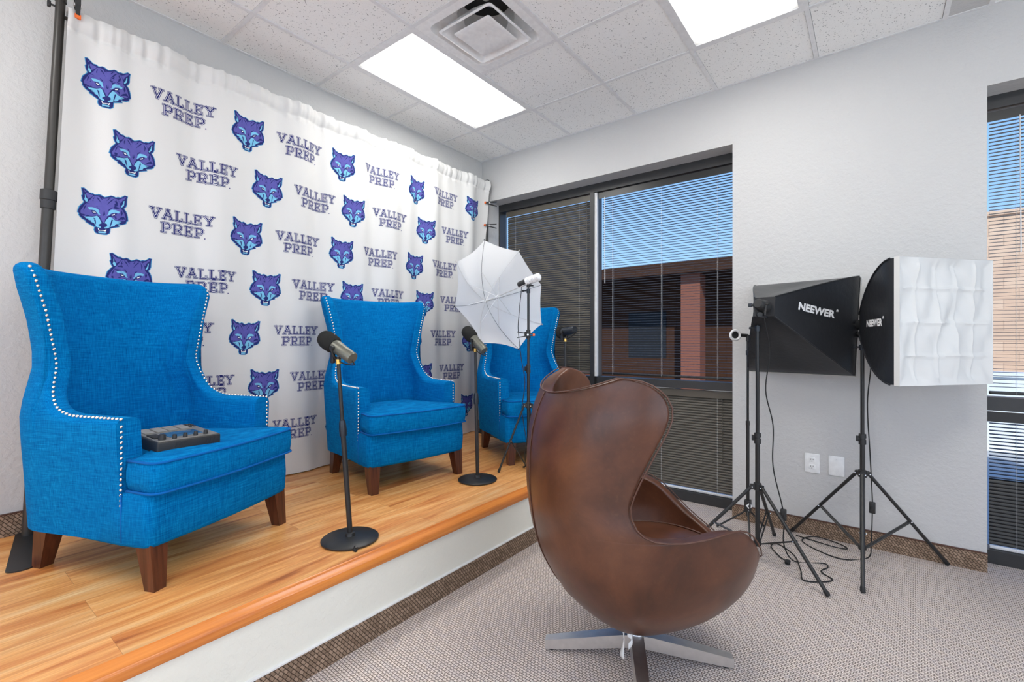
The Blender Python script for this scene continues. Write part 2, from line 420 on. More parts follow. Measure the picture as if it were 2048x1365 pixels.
# ceiling grid
X0, Y0, T = .4276, -.5788, .6096
gx = [X0+T*k for k in range(0, 6)] + [3.66+T*k for k in range(0, 4)]
gy = [Y0-T*k for k in range(0, 10)]
xs = [0]+gx+[XR]; ys = [0]+gy+[YF]
def cell_is(i, j, spec):  # cell whose low x line is gx[i], low-y line gy[j]
    return any(a <= i < b and c < j <= d for a, b, c, d in spec)
LIGHTS = [(0, 0), (3, 0), (0, 5), (3, 5), (6, 2)]   # (x index, y index of the top line); 1 x 2 cells
VENT = (1, 1)
w = .012
m = MB()
skip = set()
for a, c in LIGHTS: skip |= {(a+1, c+1), (a+1, c+2)}
skip.add((VENT[0]+1, VENT[1]+1))
for i in range(len(xs)-1):
    for j in range(len(ys)-1):
        if (i, j) in skip: continue
        if i == 6: continue                   # plain strip
        q = w+.002; m.box((xs[i]+(q if i else 0), ys[j+1]+q, H+.001), (xs[i+1]-q, ys[j]-(q if j else 0), H+.02))
struct('ceiling', m, M['ceiling'], smooth=False)
m = MB(); m.box((gx[5], YF, H-.001), (3.66, 0, H+.018)); struct('trim_1', m, M['wall'], smooth=False)
m = MB()
for x in gx: m.box((x-w, YF, H-.004), (x+w, -.02, H+.02))
for y in gy:
    for a, b in zip(xs, xs[1:]):
        if a == gx[5]: continue
        if any(abs(a-xs[l+1]) < 1e-6 and abs(y-gy[c+1]) < 1e-6 for l, c in LIGHTS): continue
        m.box((a+w, y-w, H-.0035), (b-w, y+w, H+.02))
m.box((0, YF, H-.004), (.02, 0, H)); m.box((.02, -.02, H-.004), (XR, 0, H))
struct('trim_2', m, M['tbar'], smooth=False)
m = MB(); m.box((-.2, YF-.2, H+.3), (XR+.2, WT, H+.35)); struct('trim_3', m, M['wall'], smooth=False)
# skirting strips of woven carpet
def skirting(name, a, b, axis, h, z=0):
    m = MB(); th = .011
    if axis == 'y0': m.box((a, -th, z), (b, 0, z+h), 0); m.box((a, -th-.002, z+h), (b, 0, z+h+.006), 1)
    if axis == 'x0': m.box((0, a, z), (th, b, z+h), 0); m.box((0, a, z+h), (th+.002, b, z+h+.006), 1)
    return struct(name, m, [M['carpet_base'], M['leather_dark']], smooth=False)
skirting('baseboard_back', XO1, XW0, 'y0', .10)
skirting('baseboard_left', YF, 0, 'x0', .10, ZN)
# ------------------------------------------------------------------ windows
YG = .16
def window(name, x0, x1, zt, mull, zr):
    m = MB(); d0, d1 = YG, YG+.10; fw = .016
    m.box((x0, d0, 0), (x1, d1, .075)); m.box((x0, d0, zt-.075), (x1, d1, zt))
    m.box((x0, d0, .075), (x0+fw, d1, zt-.075)); m.box((x1-fw, d0, .075), (x1, d1, zt-.075))
    for c in mull: m.box((c-.03, d0-.012, .075), (c+.006, d1, zt-.075)); m.box((c+.006, d0+.03, .075), (c+.03, d1, zt-.075))
    e = [x0+fw]+[q for c in mull for q in (c-.03, c+.03)]+[x1-fw]
    for a, b in zip(e[0::2], e[1::2]): m.box((a, d0, zr[0]), (b, d1, zr[1]))
    o = struct(name, m, M['frame'], smooth=False)
    g = MB()
    for a, b in zip(e[0::2], e[1::2]):
        g.box((a, d0+.085, .075), (b, d0+.091, zr[0])); g.box((a, d0+.085, zr[1]), (b, d0+.091, zt-.075))
    obj('window_glass', g, M['glass'], o, smooth=False)
    for c in mull:
        r_ = MB(); r_.box((c+.0062, d0+.004, .945), (c+.0295, d0+.0298, zt-.08)); obj('mullion_return_sunlit', r_, M['sunlit_alu'], o, smooth=False)  # pale colour stands in for sunlight on this face of the mullion
    return o
window('window_1', XO0, XO1, ZT, [1.182], (.885, .945))
window('window_2', XW0, XW1, ZT2, [4.6], (.865, .94))

def blind(label, x0, x1, z0, z1, tilt, mat, split=None, tilt2=None, wand=None, gapl=.012, rail=None):
    """venetian blind hung inside a window pane"""
    t = thing('venetian_blind', label, 'blind', (x0, YG+.035, z0), 0, 'venetian blinds in the windows')
    L = x1-x0
    m = MB(); m.box((0, -.014, z1-z0-.04), (L, .016, z1-z0)); m.box((0, -.017, z1-z0-.055), (L, -.014, z1-z0-.002)); obj('headrail', m, mat, t, smooth=False)
    m = MB(); z = z1-z0-.065; k = 0; cw = .0132
    while z > .03:
        a = tilt
        if split is not None and z+z0 < split: a = tilt2
        ca, sa = cos(a), sin(a); prof = []
        for q in (-1, -.5, 0, .5, 1):
            h = .0018*(1-q*q); prof.append((q*cw*ca-h*sa, q*cw*sa+h*ca))
        low = [(p[0]+.0005*sa, p[1]-.0005*ca) for p in prof]
        ring = prof+low[::-1]
        jig = random.uniform(-.0006, .0006)
        m.quad_grid([[(gapl, p[0], z+p[1]+jig) for p in ring], [(L-.006, p[0], z+p[1]+jig) for p in ring]], closed_v=True)
        z -= .0205; k += 1
    obj('slats', m, mat, t, angle=None)
    m = MB(); m.rbox((gapl, -.012, 0), (L-.006, .012, .018), .004); obj('bottom_rail', m, rail or mat, t)
    for fx in ((.12, L-.12) if L < 1.0 else (.13, L*.5, L-.13)):
        m = MB(); m.tube([(fx, -.0135, z1-z0-.04), (fx, -.0135, .004), (fx, -.0125, -.001), (fx, .0125, -.001), (fx, .0135, .004), (fx, .0135, z1-z0-.04)], .0007, 4)
        obj('ladder_cord', m, M['tbar'], t)
    if wand:
        m = MB(); m.tube([(wand, -.022, z1-z0-.05), (wand, -.024, z1-z0-.06), (wand+.004, -.024, z1-z0-.06-min(.75, (z1-z0)*.6))], .003, 6)
        obj('wand', m, M['tbar'] if mat is M['slat'] else M['slat_closed'], t)
    return t
CL = radians(63)
blind('closed bronze venetian blind behind the umbrella and right-hand blue armchair', XO0+.085, 1.142, .96, 2.575, CL, M['slat_closed'], wand=.93)
blind('open dark venetian blind on the large upper pane showing blue sky', 1.222, 2.345, .965, 2.575, radians(2), M['slat'], wand=.06, gapl=.03)
blind('closed venetian blind under the window bar, behind the blue armchair', XO0+.06, 1.142, .078, .875, CL, M['slat_closed'])
blind('closed grey venetian blind low behind the brown chair', 1.222, 2.345, .078, .875, CL, M['slat_closed'], wand=1.03, rail=M['tbar'])
blind('open venetian blind at the right edge with a tan building behind', 3.667, 4.56, .955, 2.56, radians(2), M['slat'], wand=.13, gapl=.012)
blind('half-closed venetian blind low at the right edge behind the wall corner', 3.667, 4.56, .078, .855, radians(8), M['slat'], split=.48, tilt2=CL, wand=.17, rail=M['tbar'])

# ------------------------------------------------------------------ ceiling lights and air vent
def ceiling_light(a, c, label):
    x0, x1 = gx[a]+w, gx[a+1]-w; y1, y0 = gy[c]-w, gy[c+2]+w
    t = thing('ceiling_light', label, 'ceiling light', ((x0+x1)/2, (y0+y1)/2, H), 0, 'recessed fluorescent ceiling panels')
    hx, hy = (x1-x0)/2, (y1-y0)/2
    m = MB()
    for s in (-1, 1):
        m.box((min(s*hx, s*(hx-.022)), -hy, -.004), (max(s*hx, s*(hx-.022)), hy, .02))
        m.box((-hx+.022, min(s*hy, s*(hy-.022)), -.004), (hx-.022, max(s*hy, s*(hy-.022)), .02))
    m.box((-hx, -hy, .06), (hx, hy, .065))
    obj('frame', m, M['tbar'], t, smooth=False)
    m = MB(); m.box((-hx+.022, -hy+.022, .004), (hx-.022, hy-.022, .008)); obj('diffuser_panel', m, M['lamp'], t, smooth=False)
    return t
ceiling_light(0, 0, 'long lit ceiling panel between the banner and the square air vent')
ceiling_light(3, 0, 'lit ceiling panel cut off by the top edge, right of the air vent')
ceiling_light(0, 5, 'added lit ceiling panel, unseen behind the camera on the stage side')  # this panel and the next two are unseen, added for even brightness
ceiling_light(3, 5, 'added lit ceiling panel, unseen behind the camera over the carpet')
ceiling_light(6, 2, 'added lit ceiling panel out of view to the right of the camera')
vx0, vx1 = gx[1]+w, gx[2]-w; vy1, vy0 = gy[1]-w, gy[2]+w; vc = ((vx0+vx1)/2, (vy0+vy1)/2)
t = thing('air_vent', 'square white cone air vent in the ceiling beside the lit panel', 'air vent', (vc[0], vc[1], H))
hv = (vx1-vx0)/2
def sqring(h, z, r=.02, seg=4):
    out = []
    for cx, cy, a0 in ((h-r, h-r, 0), (-h+r, h-r, pi/2), (-h+r, -h+r, pi), (h-r, -h+r, 1.5*pi)):
        for k in range(seg+1): out.append(Vector((cx+r*cos(a0+pi/2*k/seg), cy+r*sin(a0+pi/2*k/seg), z)))
    return out
def circring(r, z, n=20):
    # matched to the ordering of sqring (5 points per corner)
    return [Vector((r*cos(2*pi*(k+.5)/n), r*sin(2*pi*(k+.5)/n), z)) for k in range(n)]
m = MB()
m.quad_grid([sqring(hv, -.003, .004), sqring(hv-.05, -.003, .05), sqring(hv-.056, .004, .05), sqring(hv-.07, .06, .07), circring(.17, .10), circring(.15, .2)], closed_v=True)
m.quad_grid([sqring(hv, -.003, .004), sqring(hv, .02, .004)], closed_v=True)
obj('vent_frame', m, M['white_plastic'], t, recalc=False)
m = MB(); m.quad_grid([circring(.15, .2), circring(.02, .201)], closed_v=True); obj('duct', m, M['rubber'], t, recalc=False)
def cone(h, zlip, r1, z1, name):
    m = MB(); m.quad_grid([sqring(h, zlip, .02), sqring(h-.012, zlip-.004, .02), sqring(h-.018, zlip+.003, .02), circring(r1, z1-.006), circring(r1, z1), sqring(h-.01, zlip+.012, .02), sqring(h, zlip, .02)], closed_v=True)
    return obj(name, m, M['white_plastic'], t)
cone(.20, -.018, .13, .07, 'middle_cone')
m = MB(); m.quad_grid([sqring(.135, -.022, .012), sqring(.125, -.027, .012), circring(.045, -.005), circring(.012, -.006), circring(.001, -.006)], closed_v=True)
m.quad_grid([sqring(.135, -.022, .012), sqring(.125, -.012, .012), circring(.04, .02), circring(.001, .02)], closed_v=True)
cp = obj('centre_plate', m, M['white_plastic'], t)
m = MB(); m.lathe((0,0,-.005), (0,0,-1), [(0, .006), (.002, .005), (.002, 0)], 10); obj('screw', m, M['steel'], cp)

# ------------------------------------------------------------------ stage platform
st = thing('stage_platform', 'low raised stage with orange-brown wood deck, oak edge and cream riser', 'stage', (0, 0, 0))
XP = 1.486
m = MB(); m.box((.002, YF+.002, .29), (XP-.034, -.002, ZN)); obj('deck', m, M['laminate'], st, smooth=False)
m = MB()
prof = [(XP-.046, .299), (XP-.004, .299), (XP-.001, .305), (XP, .314)]
prof += [(XP-.018+.018*cos(a), .324+.018*sin(a)) for a in [radians(d) for d in (15, 35, 55, 70)]]
prof += [(XP-.020, .350), (XP-.029, .357), (XP-.036, ZN-.0003)]
m.quad_grid([[(x, YF+.002, z) for x, z in prof], [(x, -.002, z) for x, z in prof]], closed_v=True)
obj('nosing', m, M['nosing'], st, angle=35)
m = MB(); m.box((XP-.06, YF+.002, .0), (XP-.012, -.002, .30)); obj('riser', m, M['riser'], st, smooth=False)
m = MB(); m.box((XP-.012, YF+.002, 0), (XP, -.002, .1015), 0); m.box((XP-.012, YF+.002, .1015), (XP+.002, -.002, .107), 1); obj('carpet_strip', m, [M['carpet_base'], M['tbar']], st, smooth=False)

# ------------------------------------------------------------------ wall plates
t = thing('wall_outlet', 'white duplex power outlet low on the wall, left of the blank plate', 'outlet', (2.841, 0, .467))
m = MB(); m.rbox((-.041, -.007, -.062), (.041, 0, .062), .003); obj('cover_plate', m, M['white_plastic'], t)
for s in (-1, 1):
    m = MB(); m.rbox((-.017, -.010, s*.022-.015), (.017, -.006, s*.022+.015), .006, 0)
    for q in (-1, 1): m.box((q*.006-.0012, -.0104, s*.022-.001), (q*.006+.0012, -.0095, s*.022+.008), 1)
    m.cyl((0, -.0104, s*.022-.008), (0, -.0095, s*.022-.008), .0026, 8, 1)
    obj('socket', m, [M['white_plastic'], M['rubber']], t)
t = thing('blank_plate', 'white blank wall plate right of the power outlet', 'wall plate', (2.971, 0, .468))
m = MB(); m.rbox((-.041, -.007, -.062), (.041, 0, .062), .003); obj('cover_plate', m, M['white_plastic'], t)
for s in (-1, 1):
    m = MB(); m.lathe((0, -.007, s*.042), (0, -1, 0), [(0, .003), (.001, .0025), (.0012, 0)], 8); obj('screw', m, M['tbar'], t)

# ------------------------------------------------------------------ backdrop banner
ZB1, ZB0 = 2.838, ZN+.006
def fold(y, z):
    k = min(1, max(0, (z-ZN)/(ZB1-ZN)))
    base = .012+.088*k
    f = .013*sin(y*15.3+1.2*sin(z*1.1))+.009*sin(y*26.1+.7*z+1.3)+.007*sin(y*6.1-z*1.7+.4)+.003*sin(y*43+z)
    f *= .55+.45*k
    low = max(0, .9-z)/.9
    f += low*low*.05*sin(y*9.2+z*2)*1.0+low*.012*sin(y*21+z*6)
    top = max(0, min(1, (z-2.70)/.05))
    f += top*(.0035*sin(y*63+2*sin(y*9))+.0035*sin(y*97+1)+.002*sin(y*171+3*sin(y*13)))
    if abs(z-2.745) < .008: f -= .004
    pocket = max(0, z-2.75)
    if pocket > 0: f += .013*sin(min(1, pocket/.088)*pi)
    return base+f+.036
def yedge(z):
    k = (ZB1-z)/(ZB1-ZN)
    return -3.118-.085*k, -.052-.075*k
m = MB(); rows = []
zs = [ZB0+(2.70-ZB0)*k/70 for k in range(71)]+[2.70+(ZB1-2.70)*k/18 for k in range(1, 19)]
NY = 420
for z in zs:
    a, b = yedge(z); row = []
    for j in range(NY+1):
        y = a+(b-a)*j/NY; zz = z
        if z > 2.80: zz += (z-2.80)/(ZB1-2.80)*(.002*sin(y*40+3*sin(y*7))+.003*sin(y*71)+.002*sin(y*140))
        row.append((fold(y, z), y, zz))
    rows.append(row)
m.quad_grid(rows, flip=False)
m.quad_grid([rows[-1]]+[[(x-.045, y, z-.004) for (x, y, z) in rows[-1]], [(x-.05, y, z-.09) for (x, y, z) in rows[-1]]])
def decal(poly, cy, cz, mi, layer, scale=1.0, maxe=.035):
    """printed patch that follows the folds of the cloth"""
    P = [Vector((p[0]*scale, p[1]*scale, 0)) for p in poly]
    tris = geometry.tessellate_polygon([P])
    todo = [[P[i] for i in t] for t in tris]; fin = []
    while todo:
        a, b, c = todo.pop(); L = [(b-a).length, (c-b).length, (a-c).length]; k = L.index(max(L))
        if L[k] < maxe: fin.append((a, b, c)); continue
        q = (a, b, c); p, r, s_ = q[k], q[(k+1) % 3], q[(k+2) % 3]; mid = (p+r)/2
        todo += [[p, mid, s_], [mid, r, s_]]
    for tri in fin:
        pts = [(fold(cy+p.x, cz+p.y)+.0012+layer*.0005, cy+p.x, cz+p.y) for p in tri]
        n = (Vector(pts[1])-Vector(pts[0])).cross(Vector(pts[2])-Vector(pts[0]))
        m.face(pts if n.x > 0 else pts[::-1], mi)
WOLF = {
 'sil': [(-78,92),(-69,94),(-58,85),(-48,76),(-37,76),(-29,70),(-20,72),(-15,75),(-7,73),(0,68),(7,64),(18,68),(30,75),(37,74),(48,69),(56,73),(67,73),(76,80),(85,88),(95,86),(92,75),(91,57),(91,44),(87,32),(79,21),(87,10),(92,-3),(95,-19),(97,-37),(90,-42),(89,-52),(78,-59),(56,-67),(62,-74),(46,-79),(27,-87),(26,-104),(25,-112),(15,-120),(3,-120),(-14,-119),(-24,-115),(-29,-103),(-27,-88),(-38,-81),(-50,-74),(-61,-69),(-58,-64),(-73,-56),(-82,-47),(-87,-41),(-86,-32),(-92,-27),(-89,-14),(-85,1),(-77,12),(-67,26),(-73,38),(-77,55),(-73,61),(-75,76)],
 'p1': [(-69,86),(-58,76),(-47,69),(-34,68),(-40,57),(-54,44),(-58,58),(-65,73)],
 'p2': [(-35,63),(-20,67),(-7,61),(2,56),(13,60),(29,68),(43,64),(53,63),(62,49),(65,36),(67,19),(76,10),(84,-8),(87,-22),(89,-33),(81,-42),(65,-46),(55,-44),(43,-41),(31,-37),(25,-26),(16,-27),(18,-32),(10,-45),(7,-61),(2,-64),(-4,-49),(-10,-35),(-20,-28),(-34,-36),(-47,-37),(-56,-33),(-63,-44),(-73,-43),(-81,-32),(-82,-20),(-73,-1),(-65,15),(-54,30),(-43,46)],
 'p3': [(56,60),(69,68),(81,79),(89,82),(84,70),(75,62),(67,45),(63,50)],
 'd1': [(-24,65),(-13,53),(-2,26),(-9,39),(-19,52)],
 'd2': [(-14,69),(-4,59),(2,49),(-7,54)],
 'd3': [(-30,62),(-35,30),(-37,44)],
 'd4': [(43,62),(29,45),(14,27),(24,45),(34,58)],
 'd5': [(46,63),(56,41),(51,21),(50,44)],
 'd6': [(-25,18),(-14,10),(-9,-3),(-18,7)],
 'd7': [(19,-10),(22,7),(37,19),(26,4)],
 'd8': [(-58,22),(-69,0),(-71,-17),(-65,-4)],
 'd9': [(70,13),(76,-4),(70,-20),(67,-6)],
 'd10': [(29,69),(22,55),(13,46),(20,59)],
 'd11': [(2,-6),(4,-24),(7,-4),(9,-22),(4,-29),(0,-23)],
 'd12': [(64,-29),(79,-20),(89,-34),(74,-34),(55,-43)],
 'd13': [(-84,-33),(-69,-33),(-58,-37),(-71,-41)],
 'b1': [(-55,4),(-40,8),(-24,5),(-14,-2),(-13,-15),(-7,-26),(-15,-24),(-25,-10),(-38,-5),(-48,-6)],
 'b2': [(13,-24),(20,-19),(23,0),(34,7),(48,7),(63,1),(59,-8),(48,-6),(34,-10),(26,-18),(19,-26)],
 'b3': [(-68,-45),(-50,-41),(-35,-39),(-20,-31),(-14,-38),(-7,-55),(-3,-66),(-8,-69),(-14,-75),(-5,-85),(-7,-90),(-19,-88),(-26,-79),(-30,-70),(-43,-65),(-42,-59),(-55,-57),(-47,-52),(-60,-52)],
 'b4': [(7,-65),(13,-48),(24,-31),(34,-34),(44,-44),(55,-47),(71,-48),(55,-55),(64,-57),(48,-64),(43,-74),(29,-80),(20,-88),(10,-91),(5,-87),(15,-80),(17,-71),(11,-68)],
 'b5': [(-66,68),(-61,50),(-56,44),(-55,32),(-62,29),(-68,41),(-65,51)],
 'b6': [(79,60),(83,61),(80,36),(71,24),(68,28),(76,44)],
 'b7': [(-15,-108),(7,-107),(15,-110),(10,-115),(-14,-116)],
 'n1': [(-33,-43),(-25,-47),(-23,-78),(-28,-64)],
 'n2': [(32,-44),(37,-44),(31,-71),(25,-85),(29,-61)],
 'n3': [(-14,-74),(-5,-68),(7,-64),(15,-67),(17,-75),(7,-84),(2,-92),(-5,-88),(-7,-80),(-14,-80)],
 'n4': [(-43,-9),(-27,-6),(-20,-21),(-34,-26)],
 'n5': [(21,-30),(30,-16),(46,-7),(53,-11),(43,-23),(30,-29)],
 'n6': [(-16,-92),(-4,-92),(13,-92),(16,-105),(7,-105),(-12,-106)],
 'w1': [(-38,-12),(-30,-12),(-24,-17),(-32,-19)],
 'w2': [(31,-20),(45,-12),(43,-19),(34,-23)],
 'w3': [(-17,-94),(-13,-94),(-12,-101),(9,-99),(12,-95),(15,-97),(10,-107),(7,-103),(-7,-103),(-13,-105)],
}
def offset_poly(P, d):
    n = len(P); A = sum(P[i][0]*P[(i+1) % n][1]-P[(i+1) % n][0]*P[i][1] for i in range(n)); sg = 1 if A > 0 else -1
    out = []
    for i in range(n):
        a, b, c = Vector(P[i-1]), Vector(P[i]), Vector(P[(i+1) % n])
        e1 = (b-a).normalized(); e2 = (c-b).normalized()
        nn = Vector((e1.y+e2.y, -e1.x-e2.x)); nn = nn.normalized() if nn.length > 1e-6 else Vector((e1.y, -e1.x))
        out.append(tuple(b+nn*d*sg))
    return out
WL = {'b': (4, 3), 'n': (1, 4), 'w': (5, 5), 'd': (1, 3), 'p': (3, 2)}
def wolf(cy, cz):
    decal(offset_poly(WOLF['sil'], 3.2), cy, cz, 2, 0, .001)
    decal(WOLF['sil'], cy, cz, 1, 1, .001)
    for k, P in WOLF.items():
        if k != 'sil': decal(P, cy, cz, WL[k[0]][0], WL[k[0]][1], .001)
GL = {
 'V': (.9, [(.12,.93,.45,.07),(.78,.93,.45,.07)], [(-.04,.93,.32,.93),(.58,.93,.94,.93)]),
 'A': (.9, [(.45,.93,.10,.07),(.45,.93,.80,.07),(.25,.36,.65,.36)], [(-.06,.07,.28,.07),(.62,.07,.96,.07),(.30,.93,.6,.93)]),
 'L': (.74, [(.2,.93,.2,.07),(.2,.07,.68,.07)], [(.02,.93,.4,.93),(.02,.07,.2,.07),(.66,.07,.66,.3)]),
 'E': (.76, [(.2,.93,.2,.07),(.2,.93,.66,.93),(.2,.07,.68,.07),(.2,.5,.52,.5)], [(.02,.93,.2,.93),(.02,.07,.2,.07),(.66,.93,.66,.72),(.68,.07,.68,.3),(.52,.4,.52,.6)]),
 'Y': (.9, [(.12,.93,.45,.48),(.78,.93,.45,.48),(.45,.48,.45,.07)], [(-.04,.93,.32,.93),(.58,.93,.94,.93),(.25,.07,.65,.07)]),
 'P': (.8, [(.2,.93,.2,.07),(.2,.93,.58,.93),(.58,.93,.72,.8),(.72,.8,.72,.58),(.72,.58,.58,.44),(.58,.44,.2,.44)], [(.02,.93,.2,.93),(.02,.07,.42,.07)]),
 'R': (.86, [(.2,.93,.2,.07),(.2,.93,.58,.93),(.58,.93,.72,.8),(.72,.8,.72,.58),(.72,.58,.58,.44),(.58,.44,.2,.44),(.45,.44,.72,.07)], [(.02,.93,.2,.93),(.02,.07,.40,.07),(.6,.07,.88,.07)]),
}
def word(s_, cy, cz, width, height):
    tot = sum(GL[c][0] for c in s_)+.14*(len(s_)-1); sx = width/tot; x = -tot/2
    for c in s_:
        wd, main, serif = GL[c]
        for wk, mi, layer in ((1, 1, 0), (.64, 5, 1), (.40, 1, 2)):
            for segs, bw in ((main, .25), (serif, .19)):
                for x0, y0, x1, y1 in segs:
                    a = Vector(((x+x0)*sx, (y0-.5)*height)); b = Vector(((x+x1)*sx, (y1-.5)*height))
                    d = (b-a).normalized(); hw = bw*wk*height*.5; e = hw*.85
                    a -= d*e; b += d*e; nn = Vector((-d.y, d.x))*hw
                    decal([tuple(a+nn), tuple(b+nn), tuple(b-nn), tuple(a-nn)], cy, cz, mi, layer, 1.0)
        x += wd+.14
def lettering(cy, cz):
    word('VALLEY', cy, cz+.036, .300, .058); word('PREP', cy, cz-.037, .205, .058)
    q = .003; decal([(.108-q, -.066-q), (.108+q, -.066-q), (.108+q, -.066+q), (.108-q, -.066+q)], cy, cz, 1, 0)
ODD = [-2.975, -2.311, -1.66, -.97, -.29]; EVEN = [-2.865, -2.186, -1.57, -.858, -.2]
ODT = [-2.64, -1.972, -1.32, -.63]; EVT = [-2.52, -1.865, -1.23, -.50]
ROWZ = [2.535, 2.222, 1.905, 1.60, 1.29, .98, .668]
for r, z in enumerate(ROWZ):
    for k, y in enumerate(ODD if r % 2 == 0 else EVEN[:4]): wolf(y-.004*r*(k == 0), z+.012*(1-k/2)*.8)
    for k, y in enumerate(ODT if r % 2 == 0 else EVT): lettering(y, z+.010*(1-k/2)*.8)
bo = obj('backdrop_banner', m, [M['banner'], M['navy'], M['outline_cyan'], M['indigo'], M['sky_print'], M['white_print']], angle=None, recalc=False)
tag(bo, 'white fabric banner printed with blue wolf heads and block lettering', 'banner')

# backdrop stand
t = thing('backdrop_stand', 'black two-pole backdrop stand holding up the printed white banner', 'stand', (.07, -1.65, ZN))
O = Vector(t.location)
def L(p): return tuple(Vector(p)-O)
def upright(p0, p1, rr):
    p0, p1 = Vector(p0), Vector(p1); q = p0.lerp(p1, .62)
    m = MB(); m.cyl(L(p0), L(q), rr, 18); lo = obj('upright', m, M['dark_bronze'], t)
    m = MB(); m.cyl(L(q), L(p1), rr*.86, 18); m.lathe(L(p1), p1-p0, [(-.02, rr*1.02), (.012, rr*1.02), (.016, rr*.8), (.016, 0)], 18); obj('upper_tube', m, M['dark_bronze'], lo)
    m = MB(); m.lathe(L(q), p1-p0, [(-.05, rr*1.02), (-.05, rr*1.25), (-.012, rr*1.3), (-.01, rr*1.42), (.035, rr*1.42), (.04, rr*.9)], 18); obj('collar', m, M['black_plastic'], lo)
    k = p1-Vector((0, 0, .05))
    m = MB(); m.cyl(L(k), L(k+Vector((0, -.035, 0))), .005, 8); m.rbox((-.009, -.047, -.014), (.009, -.034, .014), .004, M=Matrix.Translation(Vector(L(k)))); obj('thumb_knob', m, M['black_plastic'], lo)
    return lo
PL0, PL1 = Vector((.07, -3.243, ZN+.006)), Vector((.105, -3.137, 2.885))
PR0, PR1 = Vector((.10, -.125, ZN+.006)), Vector((.115, -.047, 2.842))
def baseplate(c, ang):
    m = MB(); n = 10; out = []
    Ln = .46; hw = .042
    for k in range(n+1): a = -pi/2+pi*k/n; out.append(Vector((Ln-.03+.03*cos(a), hw*sin(a))))
    for k in range(n+1): a = pi/2+pi*k/n; out.append(Vector((-.035+.03*cos(a), hw*sin(a))))
    R2_ = Matrix.Rotation(ang, 2); pts = [R2_ @ p+Vector((c[0], c[1])) for p in out]
    lo = [L((p.x, p.y, ZN)) for p in pts]; hi = [L((p.x, p.y, ZN+.006)) for p in pts]
    m.quad_grid([lo, hi], closed_v=True); m.face(hi); m.face(lo[::-1])
    obj('base_plate', m, M['black_metal'], t)
upright(PL0, PL1, .021); upright(PR0, PR1, .019)
baseplate(PL0, radians(-9)); baseplate(PR0, radians(-16))
m = MB(); m.cyl(L((.105, -3.14, 2.797)), L((.110, -.05, 2.797)), .008, 12); obj('crossbar', m, M['dark_bronze'], t)

# spring clamps
def spring_clamp(name_label, loc, fwd, up, s=1.0):
    """fwd = towards the orange jaw tips, handles point the other way"""
    f = Vector(fwd).normalized(); u = (Vector(up)-f*Vector(up).dot(f)).normalized(); r = f.cross(u)
    Mx = Matrix(((f.x, r.x, u.x), (f.y, r.y, u.y), (f.z, r.z, u.z)))
    q = lambda p: tuple(Mx @ (Vector(p)*s))
    t = thing('spring_clamp', name_label, 'clamp', loc, 0, 'black and orange spring clamps')
    for sg in (-1, 1):
        m = MB()
        m.hexa([q((-.10, -.009, sg*.026-.004)), q((-.10, .009, sg*.026-.004)), q((0, .010, sg*.010-.005)), q((0, -.010, sg*.010-.005))],
               [q((-.10, -.009, sg*.026+.004)), q((-.10, .009, sg*.026+.004)), q((0, .010, sg*.010+.005)), q((0, -.010, sg*.010+.005))])
        m.hexa([q((0, -.010, sg*.010-.005)), q((0, .010, sg*.010-.005)), q((.05, .007, sg*.008-.004)), q((.05, -.007, sg*.008-.004))],
               [q((0, -.010, sg*.010+.005)), q((0, .010, sg*.010+.005)), q((.05, .007, sg*.008+.004)), q((.05, -.007, sg*.008+.004))])
        a = obj('arm', m, M['black_plastic'], t, angle=30)
        m = MB(); m.hexa([q((.046, -.011, sg*.006-.006)), q((.046, .011, sg*.006-.006)), q((.064, .011, sg*.005-.005)), q((.064, -.011, sg*.005-.005))],
                         [q((.046, -.011, sg*.006+.006)), q((.046, .011, sg*.006+.006)), q((.064, .011, sg*.005+.005)), q((.064, -.011, sg*.005+.005))])
        obj('jaw_pad', m, M['orange'], a, angle=30)
    m = MB(); m.cyl(q((0, -.014, 0)), q((0, .014, 0)), .009*s, 10); obj('spring', m, M['steel'], t)
    return t
spring_clamp('black spring clamp with orange tip gripping the top left corner of the banner', (.145, -3.085, 2.86), (0, 0, -1), (1, 0, 0), 1.0)
spring_clamp('upper orange-tipped clamp on the right backdrop pole beside the window', (.150, -.062, 2.62), (-.45, -.85, 0), (0, 0, 1), .8)
spring_clamp('lower orange-tipped clamp on the right backdrop pole beside the window', (.150, -.066, 2.40), (-.45, -.85, 0), (0, 0, 1), .8)
# ------------------------------------------------------------------ wingback armchairs
WINGTOP = [(-.40, 1.172), (-.25, 1.176), (-.215, 1.168), (-.192, 1.14), (-.180, 1.09), (-.172, .99), (-.162, .86), (-.148, .76), (-.130, .69), (-.10, .648), (-.07, .628), (-.03, .615), (0, .610), (.23, .606)]
def cw(z): return smooth_table([(.16, .335), (.35, .348), (.60, .362), (.68, .345), (.80, .316), (.95, .338), (1.10, .382), (1.18, .396)], z)
def plan_paths():
    """plan positions of columns: list of (x, ysign*frac, thickness, ztop, kind)"""
    xs_ = [.225, .20, .15, .10, .05, .02, 0, -.02, -.04, -.06, -.075, -.09, -.10, -.11, -.12, -.128, -.135, -.141, -.147, -.152, -.156, -.158]
    out = []
    for x in xs_: out.append((x, 1.0, x, None))
    n = 22
    for k in range(1, n+1):
        a = pi/2*(k/n)**1.25
        out.append((-.158-.242*sin(a)**.80, cos(a)**.74 if k < n else 0, None, None))
    return out
